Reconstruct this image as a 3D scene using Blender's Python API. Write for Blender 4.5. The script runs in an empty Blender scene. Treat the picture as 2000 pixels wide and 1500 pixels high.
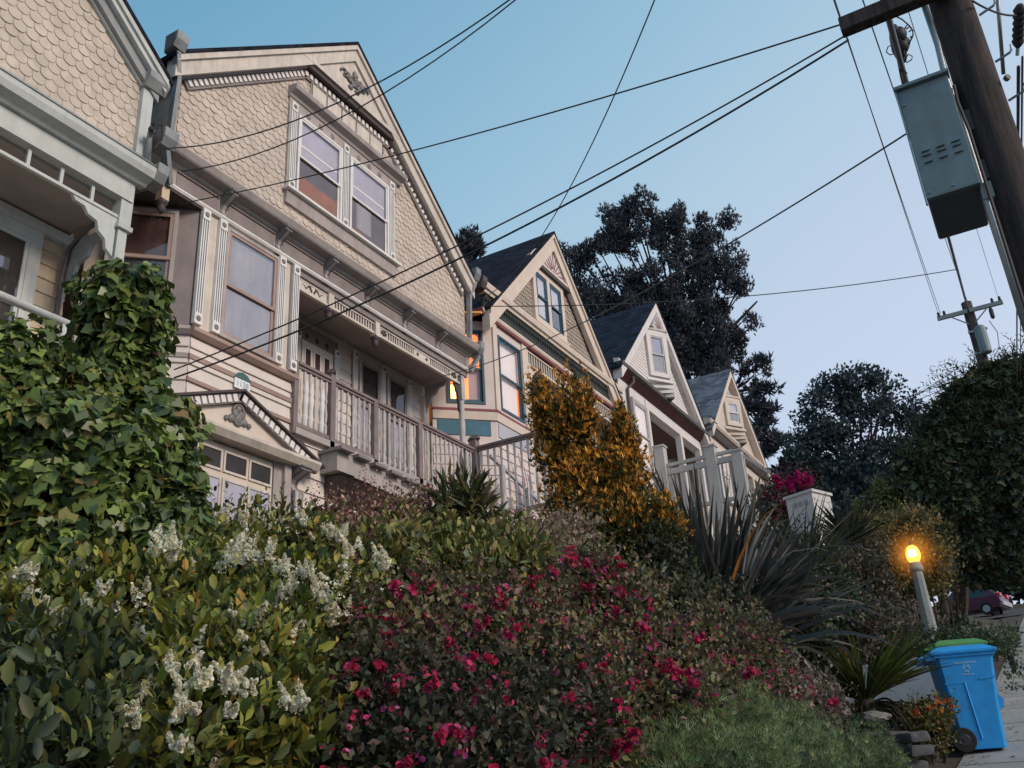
import bpy, bmesh, math, random
import numpy as np
from math import sin, cos, pi, radians, sqrt
from mathutils import Vector, Matrix
random.seed(7)
rng = np.random.RandomState(11)
sc = bpy.context.scene
col = sc.collection

# ------------------------------------------------------------------ camera
F, YAW, PITCH, ROLL = 1831.0, 0.4993, 0.4144, -0.06266      # focal length in pixels of a 2000 px wide frame
fw = np.array([-sin(YAW)*cos(PITCH), cos(YAW)*cos(PITCH), sin(PITCH)])
_r0 = np.cross(fw, [0, 0, 1]); _r0 /= np.linalg.norm(_r0); _u0 = np.cross(_r0, fw)
cr = cos(ROLL)*_r0 + sin(ROLL)*_u0
cu = -sin(ROLL)*_r0 + cos(ROLL)*_u0
cam = bpy.data.cameras.new('camera'); co = bpy.data.objects.new('camera', cam); col.objects.link(co)
co.matrix_world = Matrix(((cr[0], cu[0], -fw[0], 0), (cr[1], cu[1], -fw[1], 0), (cr[2], cu[2], -fw[2], 0), (0, 0, 0, 1)))
cam.sensor_width = 36; cam.lens = 36*F/2000; cam.clip_start = .05; cam.clip_end = 3000
sc.camera = co
def at(x, y, w):
    """world point seen at photo pixel x, y at forward distance w (metres)"""
    return (fw + cr*(x-1000)/F - cu*(y-750)/F)*w
def ground(x, y):
    z = -1.5 + (.138*y if y < 12 else 1.656 + .160*(min(y, 75)-12) + .03*max(0, min(y, 140)-75))
    if x < -1.25:
        t = min(1, (-1.25-x)/5.6); z += (2.35*t*t*(3-2*t)*.85 + .15*2.35*t)*min(1, max(0, (50-y)/9))
    return z

# ------------------------------------------------------------------ materials
def mat_base(name):
    m = bpy.data.materials.new(name); m.use_nodes = True
    nt = m.node_tree; b = nt.nodes['Principled BSDF']
    return m, nt, b
def paint(name, c, rough=.6, var=.16, scale=3.0, streak=.0, bump=.12, metal=0., fine=60, spec=.35, dirt=(.3, .27, .24), cell=0):
    """weathered paint / stone / metal: blotches, vertical streaks, fine bump"""
    m, nt, b = mat_base(name); N = nt.nodes; L = nt.links
    tc = N.new('ShaderNodeTexCoord')
    n1 = N.new('ShaderNodeTexNoise'); n1.inputs['Scale'].default_value = scale; n1.inputs['Detail'].default_value = 6; n1.inputs['Roughness'].default_value = .65
    L.new(tc.outputs['Object'], n1.inputs['Vector'])
    r = N.new('ShaderNodeValToRGB'); r.color_ramp.elements[0].position = .3; r.color_ramp.elements[1].position = .7
    r.color_ramp.elements[0].color = (*[k*(1-var) for k in c], 1); r.color_ramp.elements[1].color = (*[min(1, k*(1+var*.6)) for k in c], 1)
    L.new(n1.outputs['Fac'], r.inputs['Fac']); out = r.outputs['Color']
    if cell:
        mpc = N.new('ShaderNodeMapping'); mpc.inputs['Scale'].default_value = (1, 6.6, 8.1); L.new(tc.outputs['Object'], mpc.inputs['Vector'])
        vo = N.new('ShaderNodeTexVoronoi'); vo.inputs['Scale'].default_value = 1; vo.inputs['Randomness'].default_value = .6; L.new(mpc.outputs['Vector'], vo.inputs['Vector'])
        spc = N.new('ShaderNodeSeparateColor'); L.new(vo.outputs['Color'], spc.inputs['Color'])
        mrc = N.new('ShaderNodeMapRange'); mrc.inputs['To Min'].default_value = 1-cell; mrc.inputs['To Max'].default_value = 1+cell*.6; L.new(spc.outputs[0], mrc.inputs['Value'])
        hsv = N.new('ShaderNodeHueSaturation'); L.new(mrc.outputs[0], hsv.inputs['Value']); L.new(out, hsv.inputs['Color']); out = hsv.outputs['Color']
    if streak:
        mp = N.new('ShaderNodeMapping'); mp.inputs['Scale'].default_value = (7, 7, .6); L.new(tc.outputs['Object'], mp.inputs['Vector'])
        n2 = N.new('ShaderNodeTexNoise'); n2.inputs['Scale'].default_value = 1.6; n2.inputs['Detail'].default_value = 7; L.new(mp.outputs['Vector'], n2.inputs['Vector'])
        r2 = N.new('ShaderNodeValToRGB'); r2.color_ramp.elements[0].position = .5; r2.color_ramp.elements[1].position = .8
        r2.color_ramp.elements[0].color = (0, 0, 0, 1); r2.color_ramp.elements[1].color = (streak, streak, streak, 1)
        L.new(n2.outputs['Fac'], r2.inputs['Fac'])
        mx = N.new('ShaderNodeMixRGB'); L.new(r2.outputs['Color'], mx.inputs['Fac']); L.new(out, mx.inputs['Color1'])
        mx.inputs['Color2'].default_value = (*[k*d*1.4 for k, d in zip(c, dirt)], 1); out = mx.outputs['Color']
    L.new(out, b.inputs['Base Color'])
    b.inputs['Roughness'].default_value = rough; b.inputs['Metallic'].default_value = metal; b.inputs['Specular IOR Level'].default_value = spec
    if bump:
        n3 = N.new('ShaderNodeTexNoise'); n3.inputs['Scale'].default_value = fine; n3.inputs['Detail'].default_value = 3; L.new(tc.outputs['Object'], n3.inputs['Vector'])
        bp = N.new('ShaderNodeBump'); bp.inputs['Strength'].default_value = bump; bp.inputs['Distance'].default_value = .01
        L.new(n3.outputs['Fac'], bp.inputs['Height']); L.new(bp.outputs['Normal'], b.inputs['Normal'])
    return m
def emis(name, c, s):
    m, nt, b = mat_base(name)
    b.inputs['Base Color'].default_value = (*c, 1); b.inputs['Emission Color'].default_value = (*c, 1); b.inputs['Emission Strength'].default_value = s
    return m
def glass_mat(name, tint=(1, 1, 1), refl=.12, rough=.02):
    m, nt, b = mat_base(name); N = nt.nodes; L = nt.links; N.remove(b)
    o = N['Material Output']; t = N.new('ShaderNodeBsdfTransparent'); t.inputs['Color'].default_value = (*tint, 1)
    g = N.new('ShaderNodeBsdfGlossy'); g.inputs['Roughness'].default_value = rough; g.inputs['Color'].default_value = (.95, .95, 1, 1)
    fr = N.new('ShaderNodeFresnel'); fr.inputs['IOR'].default_value = 1.4
    tc = N.new('ShaderNodeTexCoord'); nz = N.new('ShaderNodeTexNoise'); nz.inputs['Scale'].default_value = 1.3
    bp = N.new('ShaderNodeBump'); bp.inputs['Strength'].default_value = .05; bp.inputs['Distance'].default_value = .05
    L.new(tc.outputs['Object'], nz.inputs['Vector']); L.new(nz.outputs['Fac'], bp.inputs['Height']); L.new(bp.outputs['Normal'], g.inputs['Normal'])
    ad = N.new('ShaderNodeMath'); ad.operation = 'ADD'; ad.inputs[1].default_value = refl; L.new(fr.outputs['Fac'], ad.inputs[0])
    mx = N.new('ShaderNodeMixShader'); L.new(ad.outputs[0], mx.inputs['Fac']); L.new(t.outputs[0], mx.inputs[1]); L.new(g.outputs[0], mx.inputs[2])
    L.new(mx.outputs[0], o.inputs['Surface'])
    return m
def leaf_mat(name, trans=.25, rough=.5, spec=.3):
    m, nt, b = mat_base(name); N = nt.nodes; L = nt.links
    a = N.new('ShaderNodeAttribute'); a.attribute_name = 'tint'
    L.new(a.outputs['Color'], b.inputs['Base Color']); b.inputs['Roughness'].default_value = rough; b.inputs['Specular IOR Level'].default_value = spec
    if trans:
        t = N.new('ShaderNodeBsdfTranslucent'); L.new(a.outputs['Color'], t.inputs['Color'])
        mx = N.new('ShaderNodeMixShader'); mx.inputs['Fac'].default_value = trans
        L.new(b.outputs[0], mx.inputs[1]); L.new(t.outputs[0], mx.inputs[2]); L.new(mx.outputs[0], N['Material Output'].inputs['Surface'])
    return m
def shingle_roof(name, c):
    m, nt, b = mat_base(name); N = nt.nodes; L = nt.links
    tc = N.new('ShaderNodeTexCoord'); mp = N.new('ShaderNodeMapping'); L.new(tc.outputs['Object'], mp.inputs['Vector'])
    mp.inputs['Scale'].default_value = (4, 6, 6)
    v = N.new('ShaderNodeTexVoronoi'); v.inputs['Scale'].default_value = 1.0; L.new(mp.outputs['Vector'], v.inputs['Vector'])
    hs = N.new('ShaderNodeHueSaturation'); hs.inputs['Color'].default_value = (*c, 1)
    mr = N.new('ShaderNodeMapRange'); mr.inputs['To Min'].default_value = .6; mr.inputs['To Max'].default_value = 1.5
    sp = N.new('ShaderNodeSeparateColor'); L.new(v.outputs['Color'], sp.inputs['Color']); L.new(sp.outputs[0], mr.inputs['Value'])
    L.new(mr.outputs[0], hs.inputs['Value']); L.new(hs.outputs['Color'], b.inputs['Base Color'])
    b.inputs['Roughness'].default_value = .95; b.inputs['Specular IOR Level'].default_value = .08
    bp = N.new('ShaderNodeBump'); bp.inputs['Strength'].default_value = .5; bp.inputs['Distance'].default_value = .03
    L.new(v.outputs['Distance'], bp.inputs['Height']); L.new(bp.outputs['Normal'], b.inputs['Normal'])
    return m
def bark(name, c, sx=1.0, dark=.35):
    m, nt, b = mat_base(name); N = nt.nodes; L = nt.links
    tc = N.new('ShaderNodeTexCoord'); mp = N.new('ShaderNodeMapping'); mp.inputs['Scale'].default_value = (18*sx, 18*sx, 1.6*sx); L.new(tc.outputs['Object'], mp.inputs['Vector'])
    n = N.new('ShaderNodeTexNoise'); n.inputs['Scale'].default_value = 1; n.inputs['Detail'].default_value = 9; n.inputs['Roughness'].default_value = .7; L.new(mp.outputs['Vector'], n.inputs['Vector'])
    r = N.new('ShaderNodeValToRGB'); r.color_ramp.elements[0].position = .35; r.color_ramp.elements[1].position = .68
    r.color_ramp.elements[0].color = (*[k*dark for k in c], 1); r.color_ramp.elements[1].color = (*[k*1.9 for k in c], 1)
    L.new(n.outputs['Fac'], r.inputs['Fac']); L.new(r.outputs['Color'], b.inputs['Base Color']); b.inputs['Roughness'].default_value = .9
    bp = N.new('ShaderNodeBump'); bp.inputs['Strength'].default_value = .6; bp.inputs['Distance'].default_value = .02
    L.new(n.outputs['Fac'], bp.inputs['Height']); L.new(bp.outputs['Normal'], b.inputs['Normal'])
    return m

M = {}
def P(k, *a, **kw): M[k] = paint(k, *a, **kw)
P('cream_shingle', (.54, .462, .395), rough=.75, var=.16, scale=1.2, streak=.45, cell=.12, dirt=(.55, .5, .45))
P('pink_siding', (.65, .58, .525), rough=.65, var=.1, scale=1.5, streak=.25, dirt=(.6, .5, .45))
P('rose_band', (.36, .25, .21), var=.15)
P('mauve_trim', (.235, .20, .19), var=.2, streak=.3)
P('mauve_light', (.385, .34, .32), var=.2, streak=.3)
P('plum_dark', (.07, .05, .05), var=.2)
P('white_trim', (.72, .70, .67), var=.1, streak=.3, dirt=(.5, .47, .42))
P('cream_trim', (.60, .54, .47), var=.18, streak=.55, dirt=(.4, .36, .3))
P('groove_grey', (.12, .115, .12))
P('ornament_grey', (.20, .19, .18), var=.35, scale=14)
P('bracket_shaded_grey', (.17, .155, .155), var=.3, scale=9)  # grey darkened to carry the shade on the bracket sides
P('orange_soffit', (.85, .44, .12))  # plain orange put into the bay soffit's colour
P('rail_rose', (.215, .165, .16), var=.22, streak=.35, scale=5)
P('baluster_grey', (.46, .435, .43), var=.2, streak=.35, scale=5)
P('grey_white', (.50, .525, .50), var=.14, streak=.4, dirt=(.42, .42, .4))
P('grey_trim', (.30, .315, .315), var=.2, streak=.4)
P('cream_shingle_warm', (.54, .468, .39), rough=.75, var=.14, scale=1.2, streak=.4, cell=.12, dirt=(.55, .5, .45))
P('yellow_siding', (.62, .50, .36), var=.1, scale=2, streak=.25, dirt=(.6, .5, .4))
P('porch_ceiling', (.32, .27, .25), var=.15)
P('metal_grey', (.27, .28, .28), rough=.45, var=.3, streak=.5, metal=.3)
P('rust_grey', (.13, .11, .105), rough=.6, var=.4, scale=6)
P('taupe_shingle', (.36, .305, .255), rough=.8, var=.16, scale=1.4, streak=.3, cell=.12, dirt=(.5, .5, .45))
P('peach_trim', (.64, .545, .46), var=.1, streak=.25, dirt=(.6, .5, .45))
P('pinkwhite_wall', (.64, .55, .51), var=.08, streak=.2, dirt=(.6, .55, .5))
P('moss_dark', (.035, .042, .036), var=.3)
P('red_strip', (.26, .085, .10), var=.2)
P('teal_sash', (.04, .095, .13), var=.2, rough=.45)
P('teal_panel', (.05, .15, .21), var=.2)
P('lavender_panel', (.42, .42, .46), var=.1)
P('mauve_sun', (.28, .14, .17), var=.2)
P('cool_white', (.66, .625, .60), var=.08, streak=.3, dirt=(.5, .47, .44))
P('greige_trim', (.46, .435, .41), var=.12, streak=.3)
P('brown_gutter', (.085, .07, .062), rough=.5, var=.3)
P('maroon', (.075, .026, .028), var=.25)
P('tan_wall', (.57, .495, .425), var=.1, streak=.3, dirt=(.55, .5, .45))
P('stucco_grey', (.46, .435, .41), var=.12, scale=4, bump=.4, fine=90)
P('concrete', (.46, .49, .52), var=.25, scale=3, bump=.35, rough=.85)
P('sidewalk_concrete', (.26, .27, .27), var=.22, scale=1.6, bump=.3, rough=.9)
P('asphalt', (.055, .055, .058), var=.3, scale=4, bump=.5, fine=140, rough=.9)
P('soil', (.06, .045, .032), var=.4, scale=6, bump=.8, fine=30, rough=.95)
P('stone', (.085, .082, .085), var=.4, scale=7, bump=.6, fine=40, rough=.9)
P('pale_stone', (.17, .16, .145), var=.3, scale=9, bump=.6, fine=40, rough=.9)
P('bin_blue', (.008, .245, .60), rough=.5, var=.2, scale=6, bump=.12, spec=.4, streak=.4, dirt=(.8, .75, .7))
P('bin_green', (.06, .22, .06), rough=.55, var=.2, scale=5, bump=.06)
P('rubber', (.012, .012, .013), rough=.8)
P('dark_plastic', (.02, .02, .022), rough=.5)
P('box_grey', (.165, .215, .225), rough=.5, var=.18, scale=5, bump=.08, streak=.5, metal=.2, dirt=(.65, .5, .42))
P('box_under', (.045, .052, .058), rough=.6, var=.2)
P('wire_black', (.028, .029, .033), rough=.6, bump=0)
P('wire_grey', (.07, .075, .08), rough=.5, bump=0)
P('steel', (.28, .30, .31), rough=.4, var=.2, metal=.6)
P('lamp_post', (.24, .26, .25), rough=.8, var=.2, scale=6, bump=.4)
P('brick', (.12, .045, .035), var=.4, scale=8, bump=.5)
P('car_paint', (.09, .018, .045), rough=.25, var=.1, bump=0, spec=.6)
P('car_trim', (.35, .35, .37), rough=.4, bump=0)
P('car_glass', (.015, .02, .025), rough=.08, bump=0, spec=.8)
P('tail_light', (.55, .02, .02), rough=.2, bump=0)
P('white_garden', (.50, .51, .53), var=.1, streak=.25)
P('curtain_white', (.62, .61, .66), var=.1, scale=2, bump=0)
P('sky_lilac', (.43, .415, .50), var=.2, scale=1.3, bump=0, streak=.3, dirt=(.6, .6, .65))  # lavender sky reflection of the upper panes put into this colour
P('brown_room', (.12, .095, .092), var=.3, scale=1.8, bump=0)
P('dark_room', (.035, .032, .034), var=.5, scale=2.2, bump=0)
P('dark_redroom', (.055, .02, .016), var=.6, scale=2.5, bump=0)
P('wood_orange', (.30, .11, .035), var=.3, scale=3, bump=0)
P('grey_folds', (.34, .32, .33), var=.3, scale=1.6, bump=0, streak=.7, dirt=(.45, .43, .45))  # streaks paint the shading of curtain folds into the grey
P('blind_white', (.80, .76, .74), var=.05, scale=2, bump=0)
P('door_cream', (.60, .51, .42), var=.08)
P('plate_white', (.72, .75, .78), var=.04, bump=0)
P('plate_green', (.05, .13, .12), bump=0)
P('numeral', (.42, .45, .48), bump=0)
P('flag_red', (.30, .03, .035), bump=0)
P('flag_white', (.6, .58, .58), bump=0)
P('flag_blue', (.02, .03, .1), bump=0)
P('room_orange', (.72, .44, .24), var=.1, bump=0)
P('moss_stem', (.05, .04, .028), rough=.9)
M['roof_dark'] = shingle_roof('roof_dark', (.016, .018, .027))
M['roof_blue'] = shingle_roof('roof_blue', (.015, .021, .035))
M['roof_grey'] = shingle_roof('roof_grey', (.10, .115, .14))
M['pole_wood'] = bark('pole_wood', (.040, .027, .025), dark=.18)
M['bark'] = bark('bark', (.07, .055, .045), .6)
M['bark_far'] = bark('bark_far', (.05, .042, .04), .12)
M['glass'] = glass_mat('glass', refl=.06)
M['glass_mirror'] = glass_mat('glass_mirror', refl=.20)
M['lamp_glow'] = emis('lamp_glow', (1, .36, .05), 2.6)
M['lamp_core'] = emis('lamp_core', (1, .75, .35), 70)
M['shade_glow'] = emis('shade_glow', (1, .56, .14), 5.5)
M['porch_bulb'] = emis('porch_bulb', (1, .8, .6), 1.0)
M['leaf'] = leaf_mat('leaf'); M['leaf_gloss'] = leaf_mat('leaf_gloss', .2, .38, .45)
M['leaf_far'] = leaf_mat('leaf_far', .1, .8, .1); M['petal'] = leaf_mat('petal', .45, .7, .1)

# ------------------------------------------------------------------ mesh helpers
class MB:
    def __init__(s, T=None): s.v = []; s.f = []; s.T = T
    def add(s, vs, fs):
        o = len(s.v)
        for q in vs: s.v.append(tuple(s.T(q)) if s.T else tuple(q))
        s.f += [[o+i for i in f] for f in fs]; return s
    def box(s, a, b):
        x0, y0, z0 = a; x1, y1, z1 = b
        return s.add([(x0, y0, z0), (x1, y0, z0), (x1, y1, z0), (x0, y1, z0), (x0, y0, z1), (x1, y0, z1), (x1, y1, z1), (x0, y1, z1)],
                     [(0, 3, 2, 1), (4, 5, 6, 7), (0, 1, 5, 4), (1, 2, 6, 5), (2, 3, 7, 6), (3, 0, 4, 7)])
    def prism(s, pts, ax, a0, a1):
        n = len(pts)
        def mk(p, a):
            return (a, p[0], p[1]) if ax == 0 else (p[0], a, p[1]) if ax == 1 else (p[0], p[1], a)
        vs = [mk(p, a0) for p in pts]+[mk(p, a1) for p in pts]
        return s.add(vs, [list(range(n)), list(range(2*n-1, n-1, -1))]+[(i, (i+1) % n, n+(i+1) % n, n+i) for i in range(n)])
    def beam(s, p0, p1, w, h, up=(0, 0, 1)):
        p0 = Vector(p0); p1 = Vector(p1); d = (p1-p0).normalized(); a = d.cross(Vector(up)).normalized(); b = a.cross(d)
        vs = []
        for p in (p0, p1):
            for i, j in ((-1, -1), (1, -1), (1, 1), (-1, 1)): vs.append(p+a*(i*w/2)+b*(j*h/2))
        return s.add(vs, [(0, 1, 2, 3), (7, 6, 5, 4), (0, 4, 5, 1), (1, 5, 6, 2), (2, 6, 7, 3), (3, 7, 4, 0)])
    def tube(s, pts, r, n=8):
        pts = [Vector(p) for p in pts]; m = len(pts); vs = []; fs = []
        rr = r if hasattr(r, '__len__') else [r]*m
        ref = Vector((0, 0, 1)) if abs((pts[-1]-pts[0]).normalized().z) < .9 else Vector((1, 0, 0))
        for i, p in enumerate(pts):
            d = (pts[min(i+1, m-1)]-pts[max(i-1, 0)]).normalized(); a = d.cross(ref).normalized(); b = a.cross(d)
            for k in range(n): vs.append(p+(a*cos(2*pi*k/n)+b*sin(2*pi*k/n))*rr[i])
        for i in range(m-1):
            for k in range(n): fs.append((i*n+k, i*n+(k+1) % n, (i+1)*n+(k+1) % n, (i+1)*n+k))
        fs.append(list(range(n))[::-1]); fs.append(list(range((m-1)*n, m*n)))
        return s.add(vs, fs)
    def lathe(s, c, prof, n=12, ax=2):
        vs = []; m = len(prof); fs = []
        for r, h in prof:
            for k in range(n):
                a, b = r*cos(2*pi*k/n), r*sin(2*pi*k/n)
                vs.append((c[0]+a, c[1]+b, c[2]+h) if ax == 2 else (c[0]+h, c[1]+a, c[2]+b) if ax == 0 else (c[0]+a, c[1]+h, c[2]+b))
        for i in range(m-1):
            for k in range(n): fs.append((i*n+k, i*n+(k+1) % n, (i+1)*n+(k+1) % n, (i+1)*n+k))
        fs.append(list(range(n))[::-1]); fs.append(list(range((m-1)*n, m*n)))
        return s.add(vs, fs)
    def ball(s, c, r, n=8, m=6):
        r = r if hasattr(r, '__len__') else (r, r, r)
        vs = [(c[0], c[1], c[2]-r[2])]; fs = []
        for i in range(1, m):
            t = -pi/2+pi*i/m
            for k in range(n): vs.append((c[0]+r[0]*cos(t)*cos(2*pi*k/n), c[1]+r[1]*cos(t)*sin(2*pi*k/n), c[2]+r[2]*sin(t)))
        vs.append((c[0], c[1], c[2]+r[2]))
        for k in range(n): fs.append((0, 1+(k+1) % n, 1+k))
        for i in range(m-2):
            for k in range(n): fs.append((1+i*n+k, 1+i*n+(k+1) % n, 1+(i+1)*n+(k+1) % n, 1+(i+1)*n+k))
        for k in range(n): fs.append((1+(m-2)*n+k, 1+(m-2)*n+(k+1) % n, len(vs)-1))
        return s.add(vs, fs)
    def build(s, name, m, parent=None, smooth=False, label=None, bevel=0, recalc=True):
        off = Vector((0, 0, 0)); q = parent
        while q is not None: off += Vector(q.location); q = q.parent
        me = bpy.data.meshes.new(name)
        me.from_pydata([Vector(v)-off for v in s.v], [], s.f)
        if recalc:
            bm = bmesh.new(); bm.from_mesh(me); bmesh.ops.recalc_face_normals(bm, faces=bm.faces)
            if bevel: bmesh.ops.bevel(bm, geom=list(bm.edges), offset=bevel, segments=2, affect='EDGES', profile=.6, clamp_overlap=True)
            bm.to_mesh(me); bm.free()
        if smooth: me.polygons.foreach_set('use_smooth', [True]*len(me.polygons))
        me.materials.append(M[m] if isinstance(m, str) else m)
        o = bpy.data.objects.new(name, me); col.objects.link(o)
        if parent is not None: o.parent = parent
        if label: o['label'] = label
        return o
def thing(name, label, cat, loc=(0, 0, 0), group=None):
    o = bpy.data.objects.new(name, None); col.objects.link(o); o.location = loc
    o['label'] = label; o['category'] = cat
    if group: o['group'] = group
    return o
def tag(o, label=None, cat=None, group=None, kind=None):
    for k, v in (('label', label), ('category', cat), ('group', group), ('kind', kind)):
        if v: o[k] = v
    return o
def clone(o, parent, delta=(0, 0, 0)):
    c = o.copy(); col.objects.link(c); c.parent = parent; c.location = Vector(o.location)+Vector(delta); return c

# ------------------------------------------------------------------ foliage
TPL = {
 'oval': ([(0, 0, 0), (-.2, .3, .05), (-.2, .68, .06), (0, 1, -.05), (.2, .68, .06), (.2, .3, .05), (0, .5, -.02)], [(0, 6, 2, 1), (6, 3, 2), (0, 5, 4, 6), (6, 4, 3)]),
 'lance': ([(0, 0, 0), (-.11, .4, .04), (0, 1, -.12), (.11, .4, .04)], [(0, 2, 1), (0, 3, 2)]),
 'ivy': ([(0, .10, 0), (-.36, -.03, -.03), (-.48, .36, -.06), (-.30, .56, .0), (0, .95, -.12), (.30, .56, .0), (.48, .36, -.06), (.36, -.03, -.03)], [(0, 4, 3, 2, 1), (0, 7, 6, 5, 4)]),
 'small': ([(0, 0, 0), (-.3, .5, .08), (0, 1, 0), (.3, .5, .08)], [(0, 2, 1), (0, 3, 2)]),
 'needle': ([(-.05, 0, 0), (.05, 0, 0), (.0, 1, 0), (-.05, 0, .02), (.05, 0, .02), (.55, .8, .1), (-.05, 0, -.02), (.05, 0, -.02), (-.55, .8, .1), (0, 0, -.05), (0, 0, .05), (.1, .8, .5), (0, 0, -.05), (0, 0, .05), (-.1, .8, -.5)], [(0, 1, 2), (3, 4, 5), (6, 7, 8), (9, 10, 11), (12, 13, 14)]),
 'tuft': ([(-.18, 0, 0), (.18, 0, 0), (0, 1, 0), (0, .1, .2), (.1, .1, -.2), (.6, .7, .1), (0, .1, -.2), (-.1, .1, .2), (-.6, .7, -.1)], [(0, 1, 2), (3, 4, 5), (6, 7, 8)]),
 'petal': ([(0, 0, 0), (-.5, .25, .1), (-.3, .8, .2), (.3, .8, .2), (.5, .25, .1)], [(0, 1, 2, 3, 4)]),
 'bloom': ([(0, 0, -.1), (-.5, .25, .15), (-.2, .6, .2), (.35, .55, .2), (.55, .0, .15), (.25, -.5, .2), (-.35, -.45, .15)], [(0, 1, 2), (0, 2, 3), (0, 3, 4), (0, 4, 5), (0, 5, 6), (0, 6, 1)]),
}
class Leafy:
    def __init__(s): s.V = []; s.F = []; s.C = []; s.n = 0
    def put(s, tpl, p, t, n, size, c):
        tv, tf = TPL[tpl]; tv = np.array(tv); k = len(tv); N = len(p)
        if N == 0: return
        t = t/np.linalg.norm(t, axis=1, keepdims=True)
        n = n-(n*t).sum(1, keepdims=True)*t; n /= np.linalg.norm(n, axis=1, keepdims=True)+1e-9
        b = np.cross(t, n)
        v = p[:, None]+size[:, None, None]*(tv[None, :, :1]*b[:, None]+tv[None, :, 1:2]*t[:, None]+tv[None, :, 2:]*n[:, None])
        s.V.append(v.reshape(-1, 3)); s.C.append(np.repeat(c, k, 0))
        base = s.n+np.arange(N)*k
        for f in tf: s.F.append(base[:, None]+np.array(f)[None])
        s.n += N*k
    def core(s, c, r, colr, seg=14, rings=9):  # dark lump inside the leaves; shade between them put into its colour
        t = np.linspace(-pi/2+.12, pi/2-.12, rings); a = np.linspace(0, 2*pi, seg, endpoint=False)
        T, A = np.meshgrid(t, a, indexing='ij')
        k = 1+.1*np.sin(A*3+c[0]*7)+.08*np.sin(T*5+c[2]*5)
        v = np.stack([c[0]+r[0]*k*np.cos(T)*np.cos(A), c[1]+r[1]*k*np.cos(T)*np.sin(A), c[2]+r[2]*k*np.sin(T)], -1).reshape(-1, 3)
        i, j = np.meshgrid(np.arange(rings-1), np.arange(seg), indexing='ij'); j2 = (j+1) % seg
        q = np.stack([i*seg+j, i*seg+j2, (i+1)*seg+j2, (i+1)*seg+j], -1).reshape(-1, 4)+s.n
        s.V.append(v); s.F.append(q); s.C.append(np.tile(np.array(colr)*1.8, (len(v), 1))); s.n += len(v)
    def build(s, name, m, parent=None):
        off = Vector((0, 0, 0)); q = parent
        while q is not None: off += Vector(q.location); q = q.parent
        V = np.concatenate(s.V)-np.array(off); C = np.concatenate(s.C)
        me = bpy.data.meshes.new(name)
        me.vertices.add(len(V)); me.vertices.foreach_set('co', V.ravel())
        lens = np.concatenate([np.full(len(f), f.shape[1]) for f in s.F]); loops = np.concatenate([f.ravel() for f in s.F])
        me.loops.add(len(loops)); me.loops.foreach_set('vertex_index', loops.astype(np.int32))
        me.polygons.add(len(lens)); st = np.concatenate([[0], np.cumsum(lens)[:-1]])
        me.polygons.foreach_set('loop_start', st.astype(np.int32))
        me.update(calc_edges=True)
        at_ = me.attributes.new('tint', 'FLOAT_COLOR', 'POINT')
        at_.data.foreach_set('color', np.concatenate([C, np.ones((len(C), 1))], 1).ravel())
        me.materials.append(M[m]); o = bpy.data.objects.new(name, me); col.objects.link(o)
        if parent is not None: o.parent = parent
        return o
FOL = 1.5
def rvec(n):
    v = rng.randn(n, 3); return v/np.linalg.norm(v, axis=1, keepdims=True)
def pick(pal, n, jit=.3):
    w = np.array([q[1] for q in pal], float); w /= w.sum(); i = rng.choice(len(pal), n, p=w)
    c = np.array([q[0] for q in pal])[i]
    return c*(1+jit*(rng.rand(n, 1)*2-1))*(1+.1*rng.randn(n, 3)*.5)
def blob(px, py, w, rx, ry=None, rz=None, deep=.85):
    """ellipsoid centred at photo pixel px, py, forward distance w; radii given in pixels"""
    k = w/F; ry = ry or rx
    return (at(px, py, w), np.array([rx*k, rx*k*deep, ry*k]))
def shell(blobs, n, inner=.6, lump=.16, cull=.62, front=.75):
    wts = np.array([max(r)*min(r) for c, r in blobs]); wts /= wts.sum(); idx = rng.choice(len(blobs), n, p=wts)
    C = np.array([b[0] for b in blobs]); R = np.array([b[1] for b in blobs]); d = rvec(n)
    ph = rng.rand(len(blobs), 3)*6
    l = 1+lump*(np.sin(d[:, 0]*5+ph[idx, 0])+np.sin(d[:, 1]*6+ph[idx, 1])+np.sin(d[:, 2]*5.5+ph[idx, 2]))/1.6
    u = 1-(1-inner)*rng.rand(n)**1.4
    p = C[idx]+R[idx]*d*(l*u)[:, None]
    keep = np.ones(n, bool)
    for j in range(len(blobs)):
        q = np.linalg.norm((p-C[j])/R[j], axis=1); keep &= ~((q < cull) & (idx != j))
    tc = -C[idx]/np.linalg.norm(C[idx], axis=1, keepdims=True)
    keep &= ~(((d*tc).sum(1) < -.25) & (rng.rand(n) < front))
    return p[keep], d[keep], u[keep], idx[keep]
def foliage(L, blobs, n, tpl, size, pal, up=.35, out=.8, jit=.6, rise=.0, radial=.4, inner=.6, lump=.16, pal_out=None, cj=.3, core=None, corek=.72, front=.75, cull=.62):
    p, d, u, idx = shell(blobs, n, inner, lump, cull, front); m = len(p)
    nn = d*out+np.array([0, 0, up])+rvec(m)*jit
    tt = rvec(m)*.7+d*radial+np.array([0, 0, rise])
    c = pick(pal, m, cj)*FOL
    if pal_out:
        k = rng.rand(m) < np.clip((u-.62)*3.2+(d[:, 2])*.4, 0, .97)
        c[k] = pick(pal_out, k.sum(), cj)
    s = size*(.65+.7*rng.rand(m))
    L.put(tpl, p, tt, nn, s, np.clip(c, .002, 1))
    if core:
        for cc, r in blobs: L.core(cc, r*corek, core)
    return p, d

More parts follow.
